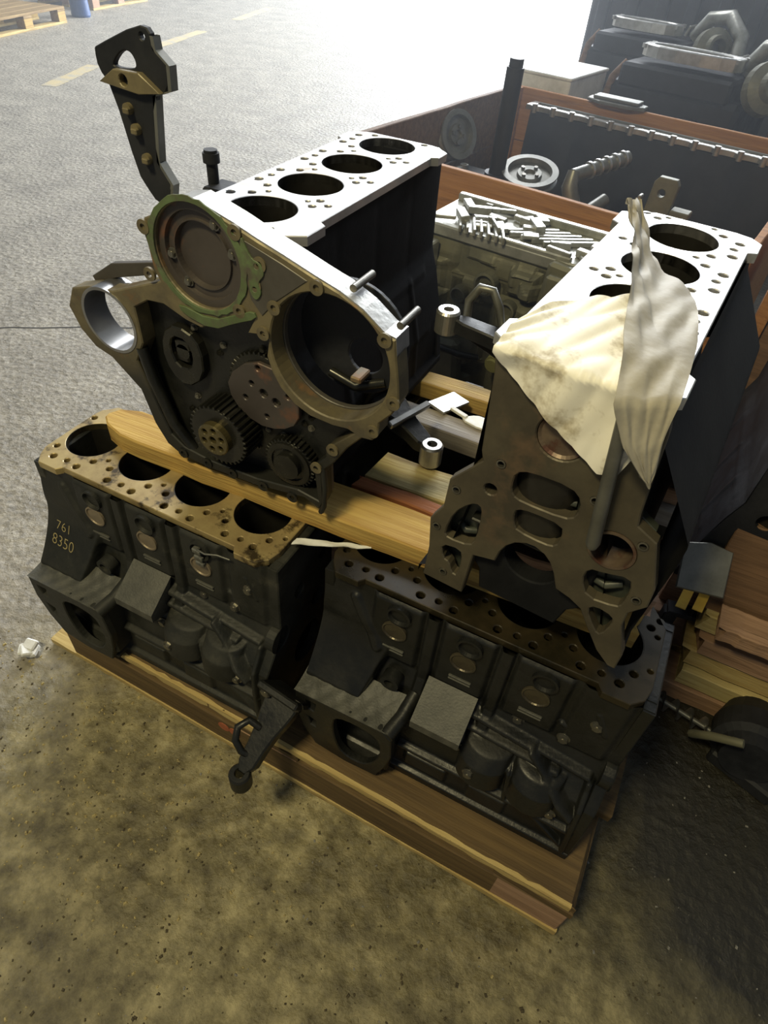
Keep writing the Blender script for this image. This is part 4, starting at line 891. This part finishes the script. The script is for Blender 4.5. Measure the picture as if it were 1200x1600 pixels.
# ------------------------------------------------------------------ engines behind the crate, at the upper right
def back_engine(label, loc, rz, fw, seed):
    t = thing('engine', label, 'engine', loc, rz, 'engines behind the crate'); r_ = random.Random(seed)
    m = MB(); m.box((.18, .28, .40), (.62, .56, .74), bev=.02)
    for k in range(9): m.box((r_.uniform(-.08, .45), -.01, r_.uniform(.15, .7)), (r_.uniform(.05, .12), .05, r_.uniform(.05, .12)), bev=.01)
    m.build('crankcase', iron_navy, t)
    m = MB(); m.box((.18, .12, .80), (.50, .24, .09), bev=.012); m.build('cylinder_head', iron_navy, t)
    m = MB(); o1 = smooth_poly([(-.02, .03), (fw, .03), (fw, .18), (-.02, .18)], 2); i1 = smooth_poly([(.022, .060), (fw-.042, .060), (fw-.042, .150), (.022, .150)], 2)
    m.prism(o1, [i1], .915, .870, XY, .004); m.build('port_frame', steel, t)
    m = MB(); m.prism(i1, [], .874, .868, XY, .001); m.build('port_floor', steel_dull, t)
    for k, (x, y) in enumerate(((-.005, .05), (fw-.015, .05), (-.005, .16), (fw-.015, .16))): q = MB(); q.cyl((x, y, .900), (x, y, .915), .012, n=6, sm=False); q.build('bolt', steel, t)
    m = MB(); m.lathe((.52, .10, .82), (.5, -.6, .3), [(0, .02), (0, .085), (.03, .10), (.07, .095), (.09, .06), (.12, .05), (.12, .035), (.06, .03)], 26); m.build('turbo_housing', olive, t)
    m = MB(); m.tube([(.40, .22, .86), (.46, .20, .95), (.56, .18, .97), (.66, .12, .90), (.68, .06, .80), (.66, .02, .70)], .035, 12); m.build('manifold_pipe', alu, t)
    for k in range(6):
        q = MB(); q.box((.36+.03*k, .26, .885), (.014, .12, .05), Matrix.Rotation(R(20), 3, 'Y'), .003); q.build('cooling_fin', alu, t)
    m = MB(); m.tube([(-.06, .05, .84), (-.10, .02, .78), (-.11, -.01, .66), (-.10, -.02, .50)], .018, 10); m.build('pipe', crate_b, t)
    for x in (-.08, .18, .44): q = MB(); q.box((x, .28, .015), (.10, .56, .03), bev=.004); q.build('skid', crate_b, t)
    return t
back_engine('dark engine with a bright rectangular port frame just behind the crate', (.34, 2.93, 0), R(-12), .42, 3)
back_engine('farther dark engine with a smaller greenish port frame', (.02, 3.78, 0), R(-10), .36, 4)
back_engine('dark engine at the right edge behind the crate with olive pipes', (1.10, 3.35, 0), R(-8), .36, 5)

t = thing('dark_backdrop', 'dark blue grey box added as a backdrop at the back right', 'backdrop', (-.42, 5.2, 0), R(-4))  # dark box added as a backdrop against the floor glare
m = MB(); m.box((1.8, .9, .95), (3.6, 1.8, 1.86), bev=.02); m.build('body', mat('backdrop_paint', (.028, .034, .045), (.045, .05, .06), rough=.6, scale=5, bump=.1), t)
for k in range(18): q = MB(); q.box((.1+.2*k, -.012, .95), (.09, .04, 1.78), bev=.012); q.build('rib', MATS['backdrop_paint'], t)
for z in (.04, 1.88): q = MB(); q.box((1.8, -.02, z), (3.62, .07, .08), bev=.006); q.build('backdrop_rail', MATS['backdrop_paint'], t)

# ------------------------------------------------------------------ things on the right edge
RBK = engine_block('dark engine block standing at the right edge beside the papered block', (1.205, .575, .6985), R(91), 'stacked engine blocks', iron_navy, deck_dark, detail=False, plain=True)
pallet('wooden pallet under the dark block at the right edge', (1.085, .565, 0), R(1), L=.7, Wd=.62, H_=.2925, mats=(pal_wood, pal_light, pal_pink), seed=120)
t = thing('timber_rack', 'orange wooden rack board standing behind the right edge block', 'board', (1.045, 1.07, 0), R(-8))
q = plank(0, .48, 0, .03, .46, .73, 140, .01, .003); q.v = [(p[1], p[0], p[2]) for p in q.v]; q.build('rail_board', crate_o, t)
for y in (.03, .44): q = MB(); q.box((.054, y, .35), (.045, .045, .70), bev=.003); q.build('post', crate_b, t)
# low stack of pallet wood with a yellow strap and a steel plate
t = thing('wood_stack', 'low stack of pale timber offcuts at the right edge of the floor', 'timber', (1.165, .425, 0), R(0))
for k, (z, y0, x1) in enumerate(((.0, .0, .5), (.055, .005, .48), (.11, .02, .5), (.165, .012, .46), (.22, .03, .42))):
    q = plank(.0+.012*(k % 2), x1, y0, y0+.10, z, z+.05, 150+k, .012, .002); q.build('offcut', (pal_pink, plank_p, pal_light)[k % 3], t)
q = plank(.06, .4, .0, .05, .272, .30, 160, .012, .002); q.build('offcut', pal_pink, t)
q = plank(.02, .12, -.03, .04, .272, .31, 161, .012, .002); q.build('offcut', pal_pink, t)
t = thing('timber_offcut', 'dark brown plywood board standing at the right edge below the dark block', 'board', (1.135, .505, .273), R(2))
m = MB(); m.box((.10, .0, .10), (.20, .018, .22), Matrix.Rotation(R(-12), 3, 'X'), .002); m.build('panel', crate_b, t)
m = MB(); m.prism([(-.050, -.045), (.040, -.055), (.052, .040), (.01, .055), (-.040, .050)], [], .010, 0, XY, .002)
tag(m.build('grey_plate', steel_dull, None, (1.112, .470, .375), (R(38), R(-8), R(12))), 'square grey steel plate lying tilted on the timber at the right edge', 'plate')
m = MB(); vs = [(1.10, .405, .312), (1.108, .46, .325), (1.112, .54, .34), (1.10, .62, .35), (1.085, .70, .37)]
for k in range(2):
    P = [Vector(p)+Vector((.032*k, .01*k, 0)) for p in vs]
    for a, b in zip(P, P[1:]): m.add([a+Vector((-.010, 0, 0)), a+Vector((.010, 0, 0)), b+Vector((.010, 0, 0)), b+Vector((-.010, 0, 0)), a+Vector((-.010, 0, -.002)), a+Vector((.010, 0, -.002)), b+Vector((.010, 0, -.002)), b+Vector((-.010, 0, -.002))], [(0, 1, 2, 3), (4, 7, 6, 5), (0, 3, 7, 4), (1, 5, 6, 2), (0, 4, 5, 1), (3, 2, 6, 7)])
tag(m.build('packing_strap', yellow_m), 'yellow plastic packing strap over the pale timber at the right', 'strap')
t = thing('drawbar', 'dark flat steel bar with forked end jutting from under the stack', 'bar', (1.10, .505, .195), R(10))
m = MB(); m.prism([(0, -.018), (.15, -.014), (.185, -.016), (.180, -.004), (.170, 0), (.180, .006), (.185, .016), (.15, .016), (0, .020)], [circ((.05, 0), .006, 12), circ((.152, .0), .005, 12)], .010, -.002, XY, .0015); m.build('bar', iron_navy, t)
m = MB(); m.box((.01, 0, -.095), (.03, .03, .19), bev=.003); m.build('post', iron_navy, t)
t = thing('auger', 'short twisted steel auger lying in the dark beside the pallet', 'auger', (1.155, .375, .045), R(-12))
m = MB(); m.cyl((0, 0, 0), (.13, 0, 0), .006, n=10); m.build('shaft', steel_dull, t)
m = MB(); N_ = 60; vs = []
for k in range(N_+1):
    a = k/N_*5*math.pi*2*.8; x = .13*k/N_; vs += [(x, .006*math.cos(a), .006*math.sin(a)), (x+.002, .022*math.cos(a), .022*math.sin(a))]
m.add(vs, [(2*k, 2*k+1, 2*k+3, 2*k+2) for k in range(N_)], True); vs2 = [(x+.003, y, z) for x, y, z in vs]; m.add(vs2, [(2*k, 2*k+1, 2*k+3, 2*k+2) for k in range(N_)], True); m.build('flight', steel, t)
t = thing('gearbox', 'dark gearbox casting on the floor in the shade at the right edge', 'gearbox', (1.345, .325, 0), R(-20))
m = MB(); m.lathe((0, 0, .075), (.3, -1, .15), [(-.10, .01), (-.10, .055), (-.05, .075), (0, .075), (.01, .06), (.04, .055), (.04, .0001)], 26); m.build('housing', iron_navy, t)
m = MB(); m.tube([(-.10, -.06, .07), (-.07, -.08, .13), (-.02, -.07, .16)], .009, 8); m.build('lever', olive, t)
m = MB(); m.box((.02, .02, .02), (.14, .12, .04), bev=.006); m.build('foot', iron_navy, t)
m = MB(); m.cyl((0, 0, 0), (0, 0, .05), .022, n=18); m.cyl((0, 0, .05), (0, 0, .062), .016, n=14)
tag(m.build('red_can', red_m, None, (1.385, .53, 0)), 'small red can at the right edge in the shade', 'can')

# ------------------------------------------------------------------ far left: pallets and a blue drum
pallet('far pallet at the top left corner with ochre boards', (-6.0, 4.50, 0), R(104), L=1.33, Wd=.80, H_=.15, mats=(pal_wood, pal_light, beam_y), seed=200, group='far pallets')
pallet('far pallet behind the blue canister at the top left', (-6.78, 6.65, 0), R(100), L=1.2, Wd=.80, H_=.15, mats=(pal_wood, pal_light, pal_pink), seed=210, group='far pallets')
m = MB(); m.lathe((-6.55, 6.22, 0), (0, 0, 1), [(0, .0001), (0, .10), (.02, .108), (.16, .102), (.18, .108), (.20, .102), (.34, .108), (.36, .09), (.40, .03), (.42, .03), (.42, .0001)], 30)
tag(m.build('canister', blue_m), 'blue plastic canister between the two far pallets', 'canister')

# ------------------------------------------------------------------ added haze volume: veiling glare of the lens, put into the air at the back
hz = bpy.data.materials.new('glare_haze'); hz.use_nodes = True; nt = hz.node_tree; nt.nodes.clear()
vs_ = nt.nodes.new('ShaderNodeVolumeScatter'); vs_.inputs['Density'].default_value = .022; vs_.inputs['Anisotropy'].default_value = .55; vs_.inputs['Color'].default_value = (.86, .92, 1, 1)
ou = nt.nodes.new('ShaderNodeOutputMaterial'); nt.links.new(vs_.outputs[0], ou.inputs['Volume'])
m = MB(); m.box((-3.5, 6.5, 2.26), (24, 12.2, 4.5), bev=.01)
tag(m.build('added_haze', hz), 'thin bluish haze added at the back of the hall for the lens glare', 'added_haze', kind='stuff')

# ------------------------------------------------------------------ debris on the floor
r = random.Random(17)
m = MB()
for i in range(5): m.box((r.uniform(-.012, .012), r.uniform(-.010, .010), .010+.004*i), (.030, .026, .012), Matrix.Rotation(r.uniform(0, 3), 3, 'Z') @ Matrix.Rotation(r.uniform(-.4, .4), 3, 'X'), .003)
tag(m.build('white_lump', white_m, None, (-.168, -.212, 0)), 'crumbly white lump on the floor by the left pallet end', 'lump')
def crumbs(name, label, n, mt, fn, smin, smax, seed):
    r = random.Random(seed); m = MB()
    for _ in range(n):
        x, y = fn(r); s = r.uniform(smin, smax)*r.random()**.7+smin*.4; a = r.uniform(0, 6.28); ca, sa = math.cos(a), math.sin(a)
        P = [(-s, -s*.6, 0), (s*.9, -s*.7, 0), (s, s*.5, 0), (-s*.7, s*.7, 0), (-s*.4, -s*.3, s*.7), (s*.5, -s*.3, s*.8), (s*.4, s*.3, s*.6), (-s*.4, s*.3, s*.7)]
        P = [(x+ca*p[0]*r.uniform(.7, 1.2)-sa*p[1], y+sa*p[0]+ca*p[1]*r.uniform(.7, 1.2), p[2]) for p in P]
        m.add(P, [(4, 5, 6, 7), (0, 1, 5, 4), (1, 2, 6, 5), (2, 3, 7, 6), (3, 0, 4, 7)])
    return tag(m.build(name, mt), label, 'debris', kind='stuff')
crumbs('floor_crumbs', 'pale yellow grit and wood crumbs strewn before the pallet', 900, mat('pale_grit', (.42, .34, .15), (.30, .24, .11), rough=.9, scale=40, bump=0), lambda r: (r.gauss(.10, .28), r.gauss(-.36, .13)-.02), .0008, .0045, 3)
crumbs('grey_grit', 'grey stone grit on the worn concrete floor', 2600, mat('grey_grit', (.26, .25, .22), (.17, .16, .14), rough=.9, scale=40, bump=0), lambda r: (r.uniform(-2.2, 1.5), r.uniform(-.75, 1.8)), .0008, .0035, 5)
crumbs('dark_grit', 'dark dirt clods trodden into the floor before the pallet', 1400, mat('dark_clods', (.06, .048, .028), (.10, .08, .04), rough=.95, scale=40, bump=0), lambda r: (r.uniform(-.4, 1.5), r.uniform(-.75, -.16)), .001, .004, 9)
